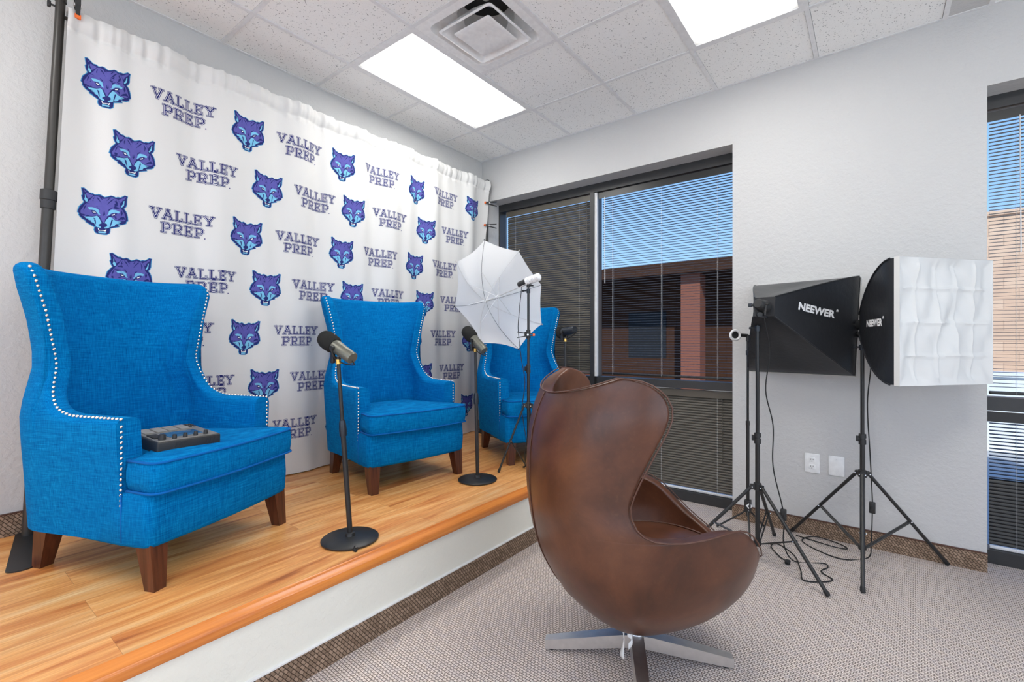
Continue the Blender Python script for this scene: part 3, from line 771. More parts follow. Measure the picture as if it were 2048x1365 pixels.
def make_armchair(label):
    t = thing('wingback_armchair', label, 'armchair', (0,0,0), 0, 'blue wingback armchairs on the stage')
    base = plan_paths()
    half = base[:-1]
    colsL = [(x, -f, x) for x, f, _, _ in half]
    back_n = 6
    # full ring of columns: left front -> back -> right front
    full = [(x, -f) for x, f, _, _ in half]
    yl = half[-1][1]
    for k in range(1, back_n): full.append((-.400, -yl+2*yl*k/back_n))
    full += [(x, f) for x, f, _, _ in reversed(half)]
    N = len(full)
    def pos(x, f, z):
        q = max(0, min(1, (z-.78)/.38)); q = q*q*(3-2*q)
        fwd = .034*q*max(0, min(1, (x+.40)/.2))*max(0, min(1, (-x)/.12))
        lean = max(0, z-.40)*.03*min(1, max(0, (-x-.2)/.2))
        return Vector((x+fwd-lean, f*cw(z), z))
    rings = []
    ZB = .165
    for i, (x, f) in enumerate(full):
        zt = smooth_table(WINGTOP, x)
        a = full[max(0, i-1)]; b = full[min(N-1, i+1)]
        tx, ty = b[0]-a[0], (b[1]-a[1])*.36
        l = sqrt(tx*tx+ty*ty) or 1
        nx, ny = -ty/l, tx/l            # candidate inward
        if nx*(-.05-x)+ny*(-f*.36) < 0: nx, ny = -nx, -ny
        th = lerp_table([(-.4, .085), (-.30, .080), (-.2, .066), (-.1, .075), (0, .085), (.23, .088)], x)
        r = min(th*.48, .030)
        ring = []
        hh = zt-r-ZB
        nside = 16
        for k in range(nside+1): ring.append((0, ZB+hh*k/nside))
        for k in range(1, 5): a_ = pi/2*k/4; ring.append((r*(1-cos(a_)), zt-r+r*sin(a_)))
        for k in range(0, 5): a_ = pi/2*k/4; ring.append((th-r+r*sin(a_), zt-r+r*cos(a_)))
        for k in range(1, nside+1): ring.append((th+(.012 if x < -.3 else 0)*sin(pi*min(1, k/nside)), zt-r-(zt-r-.30)*k/nside))
        pts = []
        for d, z in ring:
            p = pos(x, f, z); pts.append((p.x+nx*d, p.y+ny*d, z))
        rings.append(pts)
    m = MB(); m.quad_grid(rings); m.face(rings[0][::-1]); m.face(rings[-1])
    n0 = len(rings[0])
    obj('back_and_wings', m, M['linen'], t, angle=50)
    # nail heads along wings, arm tops and arm fronts
    for sg in (0, 1):
        pth = []
        cols = range(0, 36) if sg == 0 else range(N-1, N-37, -1)
        idx = 19
        for i in cols: pth.append(Vector(rings[i][idx]))
        # skip to uniform spacing
        pth = [p for p in pth if p.z < 1.16]
        front = [Vector(rings[0 if sg == 0 else N-1][2])+Vector((0, 0, 0))]
        y0 = rings[0 if sg == 0 else N-1][8][1]; xf = .226
        pth2 = [Vector((xf, y0*.985, z)) for z in [.30+.29*k/20 for k in range(21)]]
        m = MB()
        for path in (pth, pth2):
            acc = 0; last = path[0]; m.sphere(last, .0062, 0, 8)
            for p in path[1:]:
                seg = (p-last).length
                while seg > .0185:
                    last = last+(p-last)*(.0185/seg); m.sphere(last, .0062, 0, 8); seg = (p-last).length
        obj('nailhead_trim', m, M['nail'], t, angle=None)
    # seat base
    m = MB(); rows = []
    def base_ring(z, ins):
        out = []
        hw = .345-ins
        P = [(-.12, -hw+.03), (.22, -hw)]
        for k in range(5): a = -pi/2+pi/2*k/4; P.append((.315+.035*cos(a)-ins, -hw+.035+.035*sin(a)))
        for k in range(1, 8): q = k/8; P.append((.35+.018*sin(pi*q)-ins, -hw+.035+(2*hw-.07)*q))
        for k in range(5): a = pi/2*k/4; P.append((.315+.035*cos(a)-ins, hw-.035+.035*sin(a)))
        P += [(.22, hw), (-.12, hw-.03)]
        return [(x, y, z) for x, y in P]
    pr = [(.150, .02), (.156, .006), (.168, 0), (.25, -.003), (.33, 0), (.345, .006), (.350, .03)]
    R_ = [base_ring(z, i) for z, i in pr]
    m.quad_grid(R_, closed_v=True); m.face(R_[0][::-1]); m.face(R_[-1])
    obj('seat_base', m, M['linen'], t, angle=50)
    # T cushion
    def cush_ring(ins, z):
        hw = .343-ins; iw = .272-ins; P = []
        P += [(-.28+ins, -iw), (.0, -iw), (.20+ins, -iw), (.236+ins, -iw-.004), (.240+ins, -hw+.012)]
        for k in range(6): a = -pi/2+pi/2*k/5; P.append((.345+.04*cos(a)-ins*.5, -hw+.045+.045*sin(a)))
        for k in range(1, 12): q = k/12; P.append((.385+.022*sin(pi*q)-ins*.5, -hw+.045+(2*hw-.09)*q))
        for k in range(6): a = pi/2*k/5; P.append((.345+.04*cos(a)-ins*.5, hw-.045+.045*sin(a)))
        P += [(.240+ins, hw-.012), (.236+ins, iw+.004), (.20+ins, iw), (.0, iw), (-.28+ins, iw)]
        return [Vector((x, y, z-.02*max(0, -x+.1)/.38)) for x, y in P]
    pr = [(.02, .345), (.008, .346), (.001, .352), (-.004, .385), (-.004, .42), (0, .452), (.008, .459), (.02, .463)]
    R_ = [cush_ring(i, z) for i, z in pr]
    for q, dz in ((.85, .006), (.6, .013), (.3, .017), (.02, .018)): R_.append([Vector((.12+(p.x-.12)*q, p.y*q, p.z+dz)) for p in R_[7]])
    m = MB(); m.quad_grid(R_, closed_v=True); m.face(R_[0][::-1]); m.face(R_[-1])
    cu = obj('seat_cushion', m, M['linen'], t, angle=60)
    m = MB()
    for i, z in ((.0, .349), (.003, .455)):
        m.tube([p+Vector((0, 0, 0)) for p in cush_ring(i-.003, z)], .0048, 6, closed=True)
    obj('cushion_piping', m, M['piping_blue'], cu, angle=None)
    for sg in (-1, 1):
        m = MB(); m.tube([(.228, sg*.3445, .17), (.230, sg*.347, .25), (.230, sg*.3475, .34)], .003, 6)
        obj('side_seam', m, M['piping_blue'], t, angle=None)
    for sx, x0, x1, y0, y1 in ((1, .305, .330, .298, .305), (-1, -.235, -.268, .265, .272)):
        for sg in (-1, 1):
            m = MB(); hb, ht = .022, .034
            xb, xt = (x1, x0); yb, yt = sg*y1, sg*y0
            m.hexa([(xb-hb, yb-hb, 0), (xb+hb, yb-hb, 0), (xb+hb, yb+hb, 0), (xb-hb, yb+hb, 0)],
                   [(xt-ht, yt-ht, .17), (xt+ht, yt-ht, .17), (xt+ht, yt+ht, .17), (xt-ht, yt+ht, .17)])
            obj('leg', m, M['leg_wood'], t, angle=30)
    return t
ch = make_armchair('nearest blue wingback armchair at the left, black audio mixer on its seat')
ch.scale = (1.02, 1.02, 1.02); ch.location = (.6604, -2.8883, ZN); ch.rotation_euler = (0, 0, radians(24))
copy_tree(ch, 'middle blue wingback armchair, standing between two round-based microphone stands', (.545, -1.559, ZN), radians(-8))
copy_tree(ch, 'far blue wingback armchair by the window, partly hidden by the white umbrella', (.9215, -.4742, ZN), radians(-28))

# ------------------------------------------------------------------ audio mixer on the near chair
t = thing('audio_mixer', 'black audio mixer with pads and knobs lying on the near armchair seat', 'audio mixer', (.8807, -2.9117, ZN+.466))
t.rotation_euler = (radians(0), radians(3.0), radians(-7+12))
hx, hy, hz = .135, .112, .056
m = MB(); m.rbox((-hx, -hy, 0), (hx, hy, hz), .006, 0)
for q in (-1, 1):
    for k in range(3):
        y = q*.055+k*.014
        m.hexa([(hx-.002, y-.004, .006), (hx+.0012, y-.004, .006), (hx+.0012, y+.003, .006), (hx-.002, y+.003, .006)],
               [(hx-.002, y+.006, hz-.008), (hx+.0012, y+.006, hz-.008), (hx+.0012, y+.013, hz-.008), (hx-.002, y+.013, hz-.008)], 0)
obj('body', m, M['black_plastic'], t)
m = MB(); m.rbox((-hx+.006, -hy+.006, hz-.002), (hx-.006, hy-.006, hz+.002), .003); obj('top_plate', m, M['grey_face'], t)
m = MB(); m.rbox((-.005, -.052, hz+.001), (.085, .068, hz+.004), .002); obj('screen', m, M['screen'], t)
for i in range(4):
    m = MB(); m.rbox((-hx+.022, -hy+.018+i*.043, hz), (-.03, -hy+.054+i*.043, hz+.007), .003); obj('pad', m, M['grey_pad'], t)
for i in range(6):
    m = MB(); m.rbox((-.118+.022*(i//2), .076+.017*(i % 2), hz), (-.104+.022*(i//2), .088+.017*(i % 2), hz+.005), .002); obj('button', m, M['rubber'], t)
for y, r, h in ((-.083, .013, .022), (-.045, .008, .017), (-.008, .008, .017), (.029, .008, .017), (.066, .008, .017)):
    m = MB(); m.lathe((.108 if r < .01 else .098, y, hz+.001), (0,0,1), [(0, r), (h*.8, r*.9), (h, r*.75), (h, 0)], 14); obj('knob', m, M['black_plastic'], t, angle=35)
m = MB(); m.rbox((.0, -.100, hz), (.075, -.066, hz+.006), .002); obj('fader_strip', m, M['rubber'], t)

# ------------------------------------------------------------------ microphones on stands
def mic_stand(label, foot, top):
    foot = Vector(foot); top = Vector(top)-foot
    t = thing('microphone_stand', label, 'microphone stand', foot, 0, 'round-base microphone stands')
    m = MB(); m.lathe((0,0,0), (0,0,1), [(0, .118), (.003, .124), (.009, .125), (.013, .120), (.017, .05), (.020, .022), (.034, .019), (.036, .012)], 40); m.face([Vector((.118*cos(a), .118*sin(a), 0)) for a in [2*pi*k/40 for k in range(40)]][::-1])
    obj('base', m, M['black_metal'], t)
    q = top*.62
    m = MB(); m.cyl((0,0,.03), q, .0115, 14); obj('lower_tube', m, M['black_metal'], t)
    m = MB(); m.lathe(q, top, [(-.035, .012), (-.035, .016), (-.01, .017), (.02, .015), (.035, .012), (.036, .0)], 14); obj('clutch', m, M['mic_dark'], t)
    m = MB(); m.cyl(q, top, .0085, 12); obj('upper_tube', m, M['black_metal'], t)
    m = MB(); m.lathe(top, top, [(-.022, .0085), (-.022, .013), (-.014, .013), (-.014, .0115), (-.006, .0115), (-.006, .013), (0, .013), (0, 0)], 12, 0); obj('thread_collar', m, M['brass'], t)
    return t
def microphone(label, base, axis, body_mat, foam=True, yoke_h=.05):
    """base = top of the stand; axis points to the front of the microphone"""
    t = thing('microphone', label, 'microphone', base, 0, 'broadcast microphones')
    a = Vector(axis).normalized(); c = Vector((0, 0, yoke_h))
    side = a.cross(Vector((0,0,1))).normalized()
    m = MB()
    m.lathe(c, a, [(-.10, 0), (-.10, .025), (-.096, .0275), (-.03, .0285), (.0, .0295), (.022, .0300), (.024, .028), (.03, .026)], 26); obj('body', m, body_mat, t)
    m = MB()
    if foam: m.lathe(c, a, [(.020, .022), (.022, .034), (.032, .040), (.06, .0425), (.085, .0415), (.105, .035), (.116, .024), (.121, .010), (.122, 0)], 28)
    else: m.lathe(c, a, [(.020, .026), (.024, .041), (.034, .046), (.052, .046), (.062, .040), (.068, .028), (.070, 0)], 28)
    obj('windscreen', m, M['foam'], t)
    m = MB()
    for sg in (-1, 1):
        m.cyl(c+side*sg*.026, c+side*sg*.041, .011, 12)
    arc = [c+side*.037*cos(b)+Vector((0, 0, -(.012+yoke_h-.014)*sin(b))) for b in [pi*k/14 for k in range(15)]]
    m.tube(arc, .0048, 8); m.cyl((0,0,0), (0,0,.012), .012, 12)
    obj('yoke', m, M['black_metal'], t)
    tail = c-a*.097+Vector((0,0,-.012))
    m = MB(); m.tube(smooth_path([tail, tail-a*.012+Vector((0,0,-.012)), Vector((0,0,.02))-a*.045+Vector((0,0,-.02)), Vector((0,0,-.004))-a*.012]), .0028, 6); obj('short_cable', m, M['rubber'], t)
    m = MB(); sd = -DX*.024; m.rbox((sd.x-.009, sd.y-.009, -.018), (sd.x+.009, sd.y+.009, .030), .004); m.cyl((0,0,.006), sd+Vector((0,0,.006)), .005, 8); obj('swivel_knob', m, M['mic_dark'], t)
    return t
f1 = Vector((1.2815, -2.361, ZN)); t1 = Vector((1.2509, -2.4016, 1.1764))
mic_stand('nearest black microphone stand, its round base in front of the near armchair', f1, t1)
microphone('nearest grey broadcast microphone with black foam windscreen, in front of the middle armchair', t1, Vector((-0.8901, -0.1552, 0.46)), M['mic_grey'])
f2 = Vector((1.1326, -1.333, ZN)); t2 = Vector((1.1261, -1.3483, 1.2111))
mic_stand('black round-base microphone stand in front of the umbrella, right of the middle armchair', f2, t2)
microphone('grey microphone with black foam windscreen just below the white umbrella', t2, Vector((-0.7658, -0.0216, 0.66)), M['mic_grey'])
f3 = Vector((1.3592, -0.6183, 0.36)); t3 = Vector((1.3576, -0.6195, 1.276))
mic_stand('far microphone stand in front of the window armchair, base hidden by the brown chair', f3, t3)
microphone('small dark microphone seen from behind against the closed window blind', t3, Vector((-0.9671, 0.2398, -0.14)), M['mic_dark'], False)
# clip lying by the base
t = thing('cable_clip', 'tiny black cable clip lying against the nearest microphone stand base', 'clip', (1.403, -2.417, ZN))
m = MB(); m.rbox((-.010, -.006, 0), (.010, .006, .008), .002); obj('clip_foot', m, M['rubber'], t)
for s in (-1, 1):
    m = MB(); m.tube([(s*.004, 0, .006), (s*.012, .003, .012), (s*.010, .006, .020)], .003, 6); obj('prong', m, M['rubber'], t)

# ------------------------------------------------------------------ light stands
def tripod_stand(label, foot, angles, radii, z_hub, z_ring, z_clamps, z_top, r0=.0125, rg='photo light stands', legr=.0095):
    t = thing('light_stand', label, 'light stand', foot, 0, rg)
    zc = z_clamps[0]
    m = MB(); m.cyl((0,0,max(.012, z_ring-.02)), (0,0,zc), r0, 16); obj('lower_tube', m, M['black_metal'], t)
    m = MB(); m.cyl((0,0,zc), (0,0,z_top), r0*.8, 14); obj('upper_tube', m, M['black_metal'], t)
    for z in z_clamps:
        m = MB(); m.lathe((0,0,z), (0,0,1), [(-.035, r0*1.05), (-.035, r0*1.45), (-.008, r0*1.45), (-.008, r0*1.2), (.002, r0*1.2), (.002, r0*1.5), (.025, r0*1.4), (.025, r0*.8)], 16)
        m.rbox((-.03, -.007, z-.02), (-.01, .007, z+.012), .003); obj('clamp_collar', m, M['black_plastic'], t)
    m = MB(); m.lathe((0,0,z_hub), (0,0,1), [(-.022, r0), (-.022, r0*1.7), (.016, r0*1.7), (.020, r0*1.1)], 16)
    for a in angles: 
        c, s = cos(a), sin(a); m.box((.006, -.010, z_hub-.016), (.036, .010, z_hub+.010), M=Matrix.Rotation(a, 4, 'Z'))
    obj('hub', m, M['black_plastic'], t)
    m = MB(); m.lathe((0,0,z_ring), (0,0,1), [(-.012, r0), (-.012, r0*1.6), (.012, r0*1.6), (.012, r0)], 16); obj('brace_collar', m, M['black_plastic'], t)
    for a, rad in zip(angles, radii):
        d = Vector((cos(a), sin(a), 0)); top = d*.032+Vector((0,0,z_hub-.004)); end = d*rad+Vector((0,0,legr*.9))
        m = MB(); m.cyl(top, end, legr, 12); lg = obj('leg', m, M['black_metal'], t)
        m = MB(); v = (end-top).normalized(); m.lathe(end-v*.025, v, [(0, legr), (0, legr*1.2), (.022, legr*1.2), (.027, legr*.8), (.027, 0)], 12); obj('rubber_foot', m, M['rubber'], lg)
        mid = top.lerp(end, .53); sd = d.cross(Vector((0,0,1)))
        m = MB(); root = d*.02+Vector((0,0,z_ring))
        for s in (-1, 1): m.tube([root+sd*s*.008, mid+sd*s*.008], .0042, 6)
        m.cyl(mid-sd*.014, mid+sd*.014, .005, 8)
        obj('brace', m, M['black_metal'], lg)
        m = MB()
        for q in (top, mid): m.sphere(q+sd*.0135, .0045, 0, 8); m.sphere(q-sd*.0135, .0045, 0, 8)
        obj('rivet', m, M['chrome'], lg)
    m = MB(); m.lathe((0,0,z_top-.03), (0,0,1), [(0, r0*.85), (0, r0*1.2), (.03, r0*1.2), (.03, .006), (.045, .006), (.045, 0)], 14)
    m.cyl((0,0,z_top-.012), (-.035, -.01, z_top-.012), .0045, 8); m.sphere((-.037, -.011, z_top-.012), .008, 0, 8)
    obj('top_spigot', m, M['mic_dark'], t)
    return t
SR = Vector((3.105, -.235, 0)); SL = Vector((2.628, -.60, 0))
tripod_stand('black tripod light stand under the white-faced softbox, legs touching the wall', SR, [radians(-89), radians(28), radians(151)], [.45, .43, .43], .50, .075, [.70], 1.235)
tripod_stand('black tripod light stand under the black softbox, partly behind the brown chair', SL, [radians(-33), radians(87), radians(207)], [.42, .43, .42], .425, .10, [.705], 1.345)
SU = Vector((1.260, -.9485, ZN))
ua = atan2(-1.181+1.0, 1.17-1.297)
tripod_stand('slim black tripod stand on the stage holding the white umbrella', SU, [ua, ua+2*pi/3, ua-2*pi/3], [.215, .215, .215], .455, .04, [.71, .95], 1.2595, .0105, 'photo light stands', .007)

# ------------------------------------------------------------------ softboxes
def text_mesh(body, height, width, xshear=0):
    cu = bpy.data.curves.new('lettering_curve', 'FONT'); cu.body = body; cu.size = 1; cu.offset = .045; cu.shear = xshear
    cu.space_character = 1.02; cu.resolution_u = 3
    o = bpy.data.objects.new('lettering_tmp', cu); COL.objects.link(o)
    dg = bpy.context.evaluated_depsgraph_get(); me = bpy.data.meshes.new_from_object(o.evaluated_get(dg))
    V = [v.co.copy() for v in me.vertices]; F = [tuple(p.vertices) for p in me.polygons]
    bpy.data.objects.remove(o); bpy.data.curves.remove(cu); bpy.data.meshes.remove(me)
    x0 = min(v.x for v in V); x1 = max(v.x for v in V); y0 = min(v.y for v in V); y1 = max(v.y for v in V)
    return [((v.x-x0)/(x1-x0)*width-width/2, (v.y-y0)/(y1-y0)*height-height/2) for v in V], F
def softbox(label, lamp, face, hw, hh, roll, text_panel, bulge, text_at, cord, stand_top):
    lamp = Vector(lamp); face = Vector(face)
    t = thing('softbox', label, 'softbox', lamp, 0, 'photo softboxes')
    ax = (face-lamp); Ld = ax.length; ax = ax.normalized()
    right = ax.cross(Vector((0,0,1))).normalized(); up = right.cross(ax)
    n = 14; K = 12
    def pt(t_, u, v, out=0):
        """t_ 0 at the lamp ring .. 1 at the open face, (u,v) on the unit square outline"""
        h = lambda full: .055+(full-.055)*(1-(1-t_)**bulge)
        sag = 1-.06*sin(pi*t_)*(1-max(0, abs(abs(u)-abs(v)))) if False else 1
        e = 1-min(abs(u), abs(v))           # 1 in the middle of a side, 0 at the corners
        pull = 1-.10*e*sin(pi*min(1, t_*1.0))
        return right*(u*(h(hw))*pull)+up*(v*(h(hh))*pull)+ax*(Ld*t_+.01)
    outl = []
    for k in range(K): outl.append((-1+2*k/K, -1))
    for k in range(K): outl.append((1, -1+2*k/K))
    for k in range(K): outl.append((1-2*k/K, 1))
    for k in range(K): outl.append((-1, 1-2*k/K))
    rnd = random.Random(3)
    rows = [[pt(0, u*.2, v*.2) for u, v in outl]]
    for i in range(n+1):
        r_ = []
        for u, v in outl:
            p = pt(i/n, u, v); w_ = .0035*sin(i*1.3+u*9+v*7)*sin(pi*i/n); r_.append(p+ax*w_+right*w_*.6)
        rows.append(r_)
    lip = [p+ax*.035 for p in rows[-1]]
    rows.append(lip)
    m = MB(); m.quad_grid(rows, closed_v=True); m.face(rows[0])
    obj('softbox_shell', m, M['black_cloth'], t, angle=60)
    # rods showing along the four corners
    for u, v in ((-1,-1),(1,-1),(1,1),(-1,1)):
        m = MB(); m.tube([pt(i/10, u*1.004, v*1.004) for i in range(11)], .0045, 6); obj('corner_rod_sleeve', m, M['black_cloth'], t)
    # diffuser cloth
    m = MB(); g = []; GN = 70
    for i in range(GN+1):
        r_ = []
        for j in range(GN+1):
            u, v = -1+2*i/GN, -1+2*j/GN
            cr = 0
            for c in (-.6, -.22, .18, .62): cr += exp(-((u-c)/.025)**2)*.008
            for c in (-.55, -.02, .52): cr += exp(-((v-c+.01*sin(u*7))/.025)**2)*.007
            wv = .009*sin(u*5+v*2)*sin(v*4+1)+.007*sin(u*11+3*sin(v*3))+.004*sin(u*17-v*6+1)*sin(v*9)
            ed = min(1, (1-max(abs(u), abs(v)))*8)
            r_.append(right*u*hw*1.006+up*v*hh*1.006+ax*(Ld+.045-.012*ed+(cr+wv)*ed+.012))
        g.append(r_)
    m.quad_grid(g)
    # folded-over hem around the lip
    hem = []
    for q in (.047, .020): hem.append([right*u*hw*1.012+up*v*hh*1.012+ax*(Ld+.012+q) for u, v in outl])
    m.quad_grid([[right*u*hw*1.006+up*v*hh*1.006+ax*(Ld+.057) for u, v in outl]]+hem, closed_v=True)
    obj('front_diffuser', m, M['diffuser_cloth'], t, angle=40)
    # lettering on one side panel
    tv, tf = text_mesh('NEEWER', *text_at[2])
    su = text_panel                       # +1: panel on the right side, -1: left side (seen along the axis)
    m = MB()
    def wrap(x, y):
        t_ = text_at[0]+x/(Ld*1.15); p = pt(max(.02, min(.98, t_)), su, 0)
        full = .055+(hh-.055)*(1-(1-t_)**bulge); v = max(-1, min(1, (text_at[1]+y)/full))
        p = pt(max(.02, min(.98, t_)), su, v); a = pt(min(1, t_+.01), su, v)-p; b = pt(t_, su, v+.01)-p
        nn = a.cross(b).normalized()
        if nn.dot(right*su) < 0: nn = -nn
        return p+nn*.0045
    o0 = len(m.v); flip = text_at[3]
    m.v.extend([tuple(wrap(x*flip, y)) for x, y in tv]); m.f.extend([tuple(o0+i for i in f) for f in tf]); m.m.extend([0]*len(tf))
    rv, rf = text_mesh('\u00ae', .017, .017)
    o0 = len(m.v); m.v.extend([tuple(wrap((x+text_at[2][1]/2+.012)*flip, y+text_at[2][0]*.55)) for x, y in rv]); m.f.extend([tuple(o0+i for i in f) for f in rf]); m.m.extend([0]*len(rf))
    obj('brand_lettering', m, M['label_white'], t, smooth=False, recalc=False)
    # lamp holder with tilting bracket
    m = MB(); m.lathe(-ax*.075, ax, [(0, 0), (0, .022), (.008, .028), (.05, .030), (.06, .036), (.085, .038), (.085, 0)], 18)
    hd = obj('lamp_holder', m, M['black_plastic'], t)
    st_ = Vector(stand_top)-lamp
    m = MB(); k0 = -ax*.045
    for sg in (-1, 1): m.hexa([k0+right*sg*.033+Vector((-.004,-.004,0))+st_*.0, k0+right*sg*.033+Vector((.004,-.004,0)), k0+right*sg*.033+Vector((.004,.004,0)), k0+right*sg*.033+Vector((-.004,.004,0))][::1],
                              [k0+right*sg*.026+Vector((-.004,-.004,-.06)), k0+right*sg*.026+Vector((.004,-.004,-.06)), k0+right*sg*.026+Vector((.004,.004,-.06)), k0+right*sg*.026+Vector((-.004,.004,-.06))])
    m.tube([k0+Vector((0,0,-.055)), st_+Vector((0,0,.03)), st_+Vector((0,0,-.004))], .014, 10)
    m.cyl(k0-right*.045, k0+right*.045, .006, 8)
    obj('tilt_bracket', m, M['black_plastic'], hd)
    m = MB(); m.rbox((-.010, -.006, -.010), (.012, .006, .010), .003, M=Matrix.Translation(k0-right*.052)); m.tube([k0+Vector((0,0,-.07)), k0+Vector((0,0,-.07))+right*.035], .006, 8); obj('tilt_knob', m, M['mic_dark'], hd)
    if cord:
        P = [Vector(p)-lamp for p in cord[0]]
        m = MB(); m.tube(smooth_path(P, 8), .0034, 6); cd_ = obj('power_cord', m, M['rubber'], t)
        for sw in cord[1]:
            c = Vector(sw)-lamp; m = MB(); m.rbox((c.x-.015, c.y-.012, c.z-.032), (c.x+.015, c.y+.012, c.z+.032), .005); m.rbox((c.x-.007, c.y-.016, c.z-.008), (c.x+.007, c.y-.010, c.z+.008), .002); obj('inline_switch', m, M['black_plastic'], cd_)
        if cord[2]:
            c = Vector(cord[2])-lamp; m = MB(); m.rbox((c.x-.013, c.y-.02, c.z-.008), (c.x+.013, c.y+.014, c.z+.010), .004)
            for s in (-1, 1): m.box((c.x+s*.006-.0015, c.y-.036, c.z), (c.x+s*.006+.0015, c.y-.018, c.z+.004))
            obj('plug', m, M['rubber'], cd_)
    return t
zf = .0045
lampR = Vector((3.1195, -0.2221, 1.352)); faceR = Vector((3.3955, -0.4577, 1.352))
cordR = ([lampR+Vector((0,0,-.06)), (3.145, -.20, 1.15), (3.128, -.205, .9), (3.140, -.20, .6), (3.150, -.195, .36), (3.150, -.195, .26), (3.145, -.20, .10), (3.13, -.19, zf), (3.02, -.30, zf), (2.90, -.26, zf), (2.80, -.15, zf), (2.86, -.06, zf+.01), (2.98, -.06, zf), (3.03, -.12, zf), (2.97, -.17, zf+.012), (2.83, -.10, zf), (2.76, -.08, zf)], [(3.150, -.195, .30)], None)
softbox('softbox with a white square front turned towards the camera, by the wall corner', lampR, faceR, .285, .305, 0, 1, 1.4, (.60, .0, (.042, .20), 1), cordR, SR+Vector((0,0,1.265)))
lampL = Vector((2.6713, -0.6808, 1.45)); faceL = Vector((2.7881, -0.1555, 1.352))
cordL = ([lampL+Vector((0,0,-.05)), (2.690, -.60, 1.20), (2.672, -.615, .98), (2.705, -.59, .78), (2.705, -.59, .55), (2.745, -.56, .33), (2.755, -.555, .24), (2.752, -.54, .10), (2.80, -.50, zf), (2.93, -.43, zf), (2.955, -.47, zf), (2.93, -.55, zf), (2.985, -.63, zf), (2.87, -.72, zf), (2.84, -.60, zf), (2.79, -.42, zf), (2.69, -.30, zf), (2.66, -.36, zf), (2.72, -.48, zf), (2.765, -.53, zf+.002)], [(2.752, -.556, .275)], (2.772, -.552, .012))
softbox('black-backed softbox turned away towards the window wall, white lettering on its side', lampL, faceL, .293, .293, 0, 1, 1.12, (.50, .035, (.046, .29), 1), cordL, SL+Vector((0,0,1.375)))

# ------------------------------------------------------------------ umbrella, lamp bulb and clamp on the stage stand
hub = Vector((0.7879, -0.8556, 1.5619)); utop = SU+Vector((0, 0, 1.2595))
n_ = Vector((0.9513, -0.252, 0.17)).normalized()
t = thing('photo_umbrella', 'open white photo umbrella with thin metal ribs, in front of the far armchair', 'umbrella', hub)
uu = n_.cross(Vector((0,0,1))).normalized(); vv = uu.cross(n_)
Rm, sag = .418, .21
def rimdir(k): a = 2*pi*(k+.5)/8+radians(8); return uu*cos(a)+vv*sin(a)
def rib(k, s_): return rimdir(k)*(Rm*s_)+n_*(sag*(s_**2.0)*.92+sag*.08*s_)
rows = []
for i in range(17):
    s_ = i/16; row = []
    for k in range(8):
        a, b = rib(k, s_), rib(k+1, s_)
        for j in range(6):
            q = j/6; p = a.lerp(b, q); sagp = -n_*0; inward = 1-.04*sin(pi*q)*s_
            row.append(p*inward+n_*(.012*sin(pi*q)*s_))
    rows.append(row)
m = MB(); m.quad_grid(rows, closed_v=True); obj('canopy', m, M['umbrella'], t, angle=None)
for k in range(8):
    m = MB(); m.tube([rib(k, s_/10)+n_*.004 for s_ in range(11)], .0013, 5); m.sphere(rib(k, 1)*1.01, .006, 0, 8); rb = obj('rib', m, M['mic_dark'] if k % 2 else M['steel'], t)
    m = MB(); m.tube([n_*.16+rimdir(k)*.006, rib(k, .52)+n_*.004], .0014, 5); obj('strut', m, M['steel'], rb)
Ls = (utop+Vector((0,0,.028))-hub).dot(n_)
m = MB(); m.cyl(-n_*.04, n_*(Ls+.02), .004, 8); obj('shaft', m, M['steel'], t)
m = MB(); m.lathe(n_*.15, n_, [(0, .004), (0, .010), (.03, .010), (.03, .004)], 10); m.lathe(-n_*.005, n_, [(-.02, .004), (-.02, .009), (.01, .009), (.012, .004)], 10); obj('runner', m, M['white_plastic'], t)
t = thing('lamp_bulb', 'white ribbed lamp bulb in a black socket on top of the umbrella stand', 'lamp', utop+Vector((0,0,.015)))
bx = Vector((0.9389, 0.0918, 0.26)).normalized()
cb = Vector((0, 0, .040))
m = MB(); prof = [(-.02, .020)]
for k in range(10):
    prof += [(-.018+k*.0105, .0235), (-.0135+k*.0105, .0275), (-.009+k*.0105, .0275)]
prof += [(.092, .024), (.098, .014), (.100, 0)]
m.lathe(cb, bx, prof, 22); obj('bulb', m, M['white_glass'], t)
m = MB(); m.lathe(cb, bx, [(-.085, 0), (-.085, .014), (-.078, .020), (-.03, .0225), (-.018, .0225), (-.018, 0)], 18); obj('socket', m, M['black_plastic'], t)
m = MB(); m.cyl((0,0,-.005), (0,0,.020), .013, 12); m.tube([Vector((0,0,.012)), bx*.03+Vector((0,0,.020)), cb+bx*.02+Vector((0,0,-.026))], .007, 8); m.cyl(Vector((0,0,.008))+DX*.0, Vector((0,0,.008))+DX*.035, .005, 8); obj('holder_bracket', m, M['black_metal'], t)
P0 = utop+Vector((0,0,.015)); s0 = P0+cb-bx*.055
cp_ = [s0+Vector((0,0,-.02)), Vector((1.2153, -1.0029, 1.4046)), Vector((1.2273, -1.0189, 1.3077)), Vector((1.2495, -1.0144, 1.1298)), Vector((1.2685, -0.9998, 0.976)), Vector((1.2582, -1.0204, 0.8065)), Vector((1.2604, -1.0061, 0.7026)), Vector((1.2766, -0.9935, 0.5659)), Vector((1.2508, -0.9755, 0.4904)), Vector((1.2216, -0.9337, 0.38)), Vector((1.1843, -0.9107, 0.364)), Vector((1.1856, -0.8706, 0.364)), Vector((1.2206, -0.9079, 0.364))]
m = MB(); m.tube(smooth_path([p-P0 for p in cp_], 7), .0025, 6); obj('power_cord', m, M['rubber'], t)
spring_clamp('black clamp with orange jaw gripping the umbrella stand pole halfway up', SU+Vector((.012, -.022, 1.301-ZN)), Vector((0.8534, 0.5308, 0)), (0,0,1), .75)

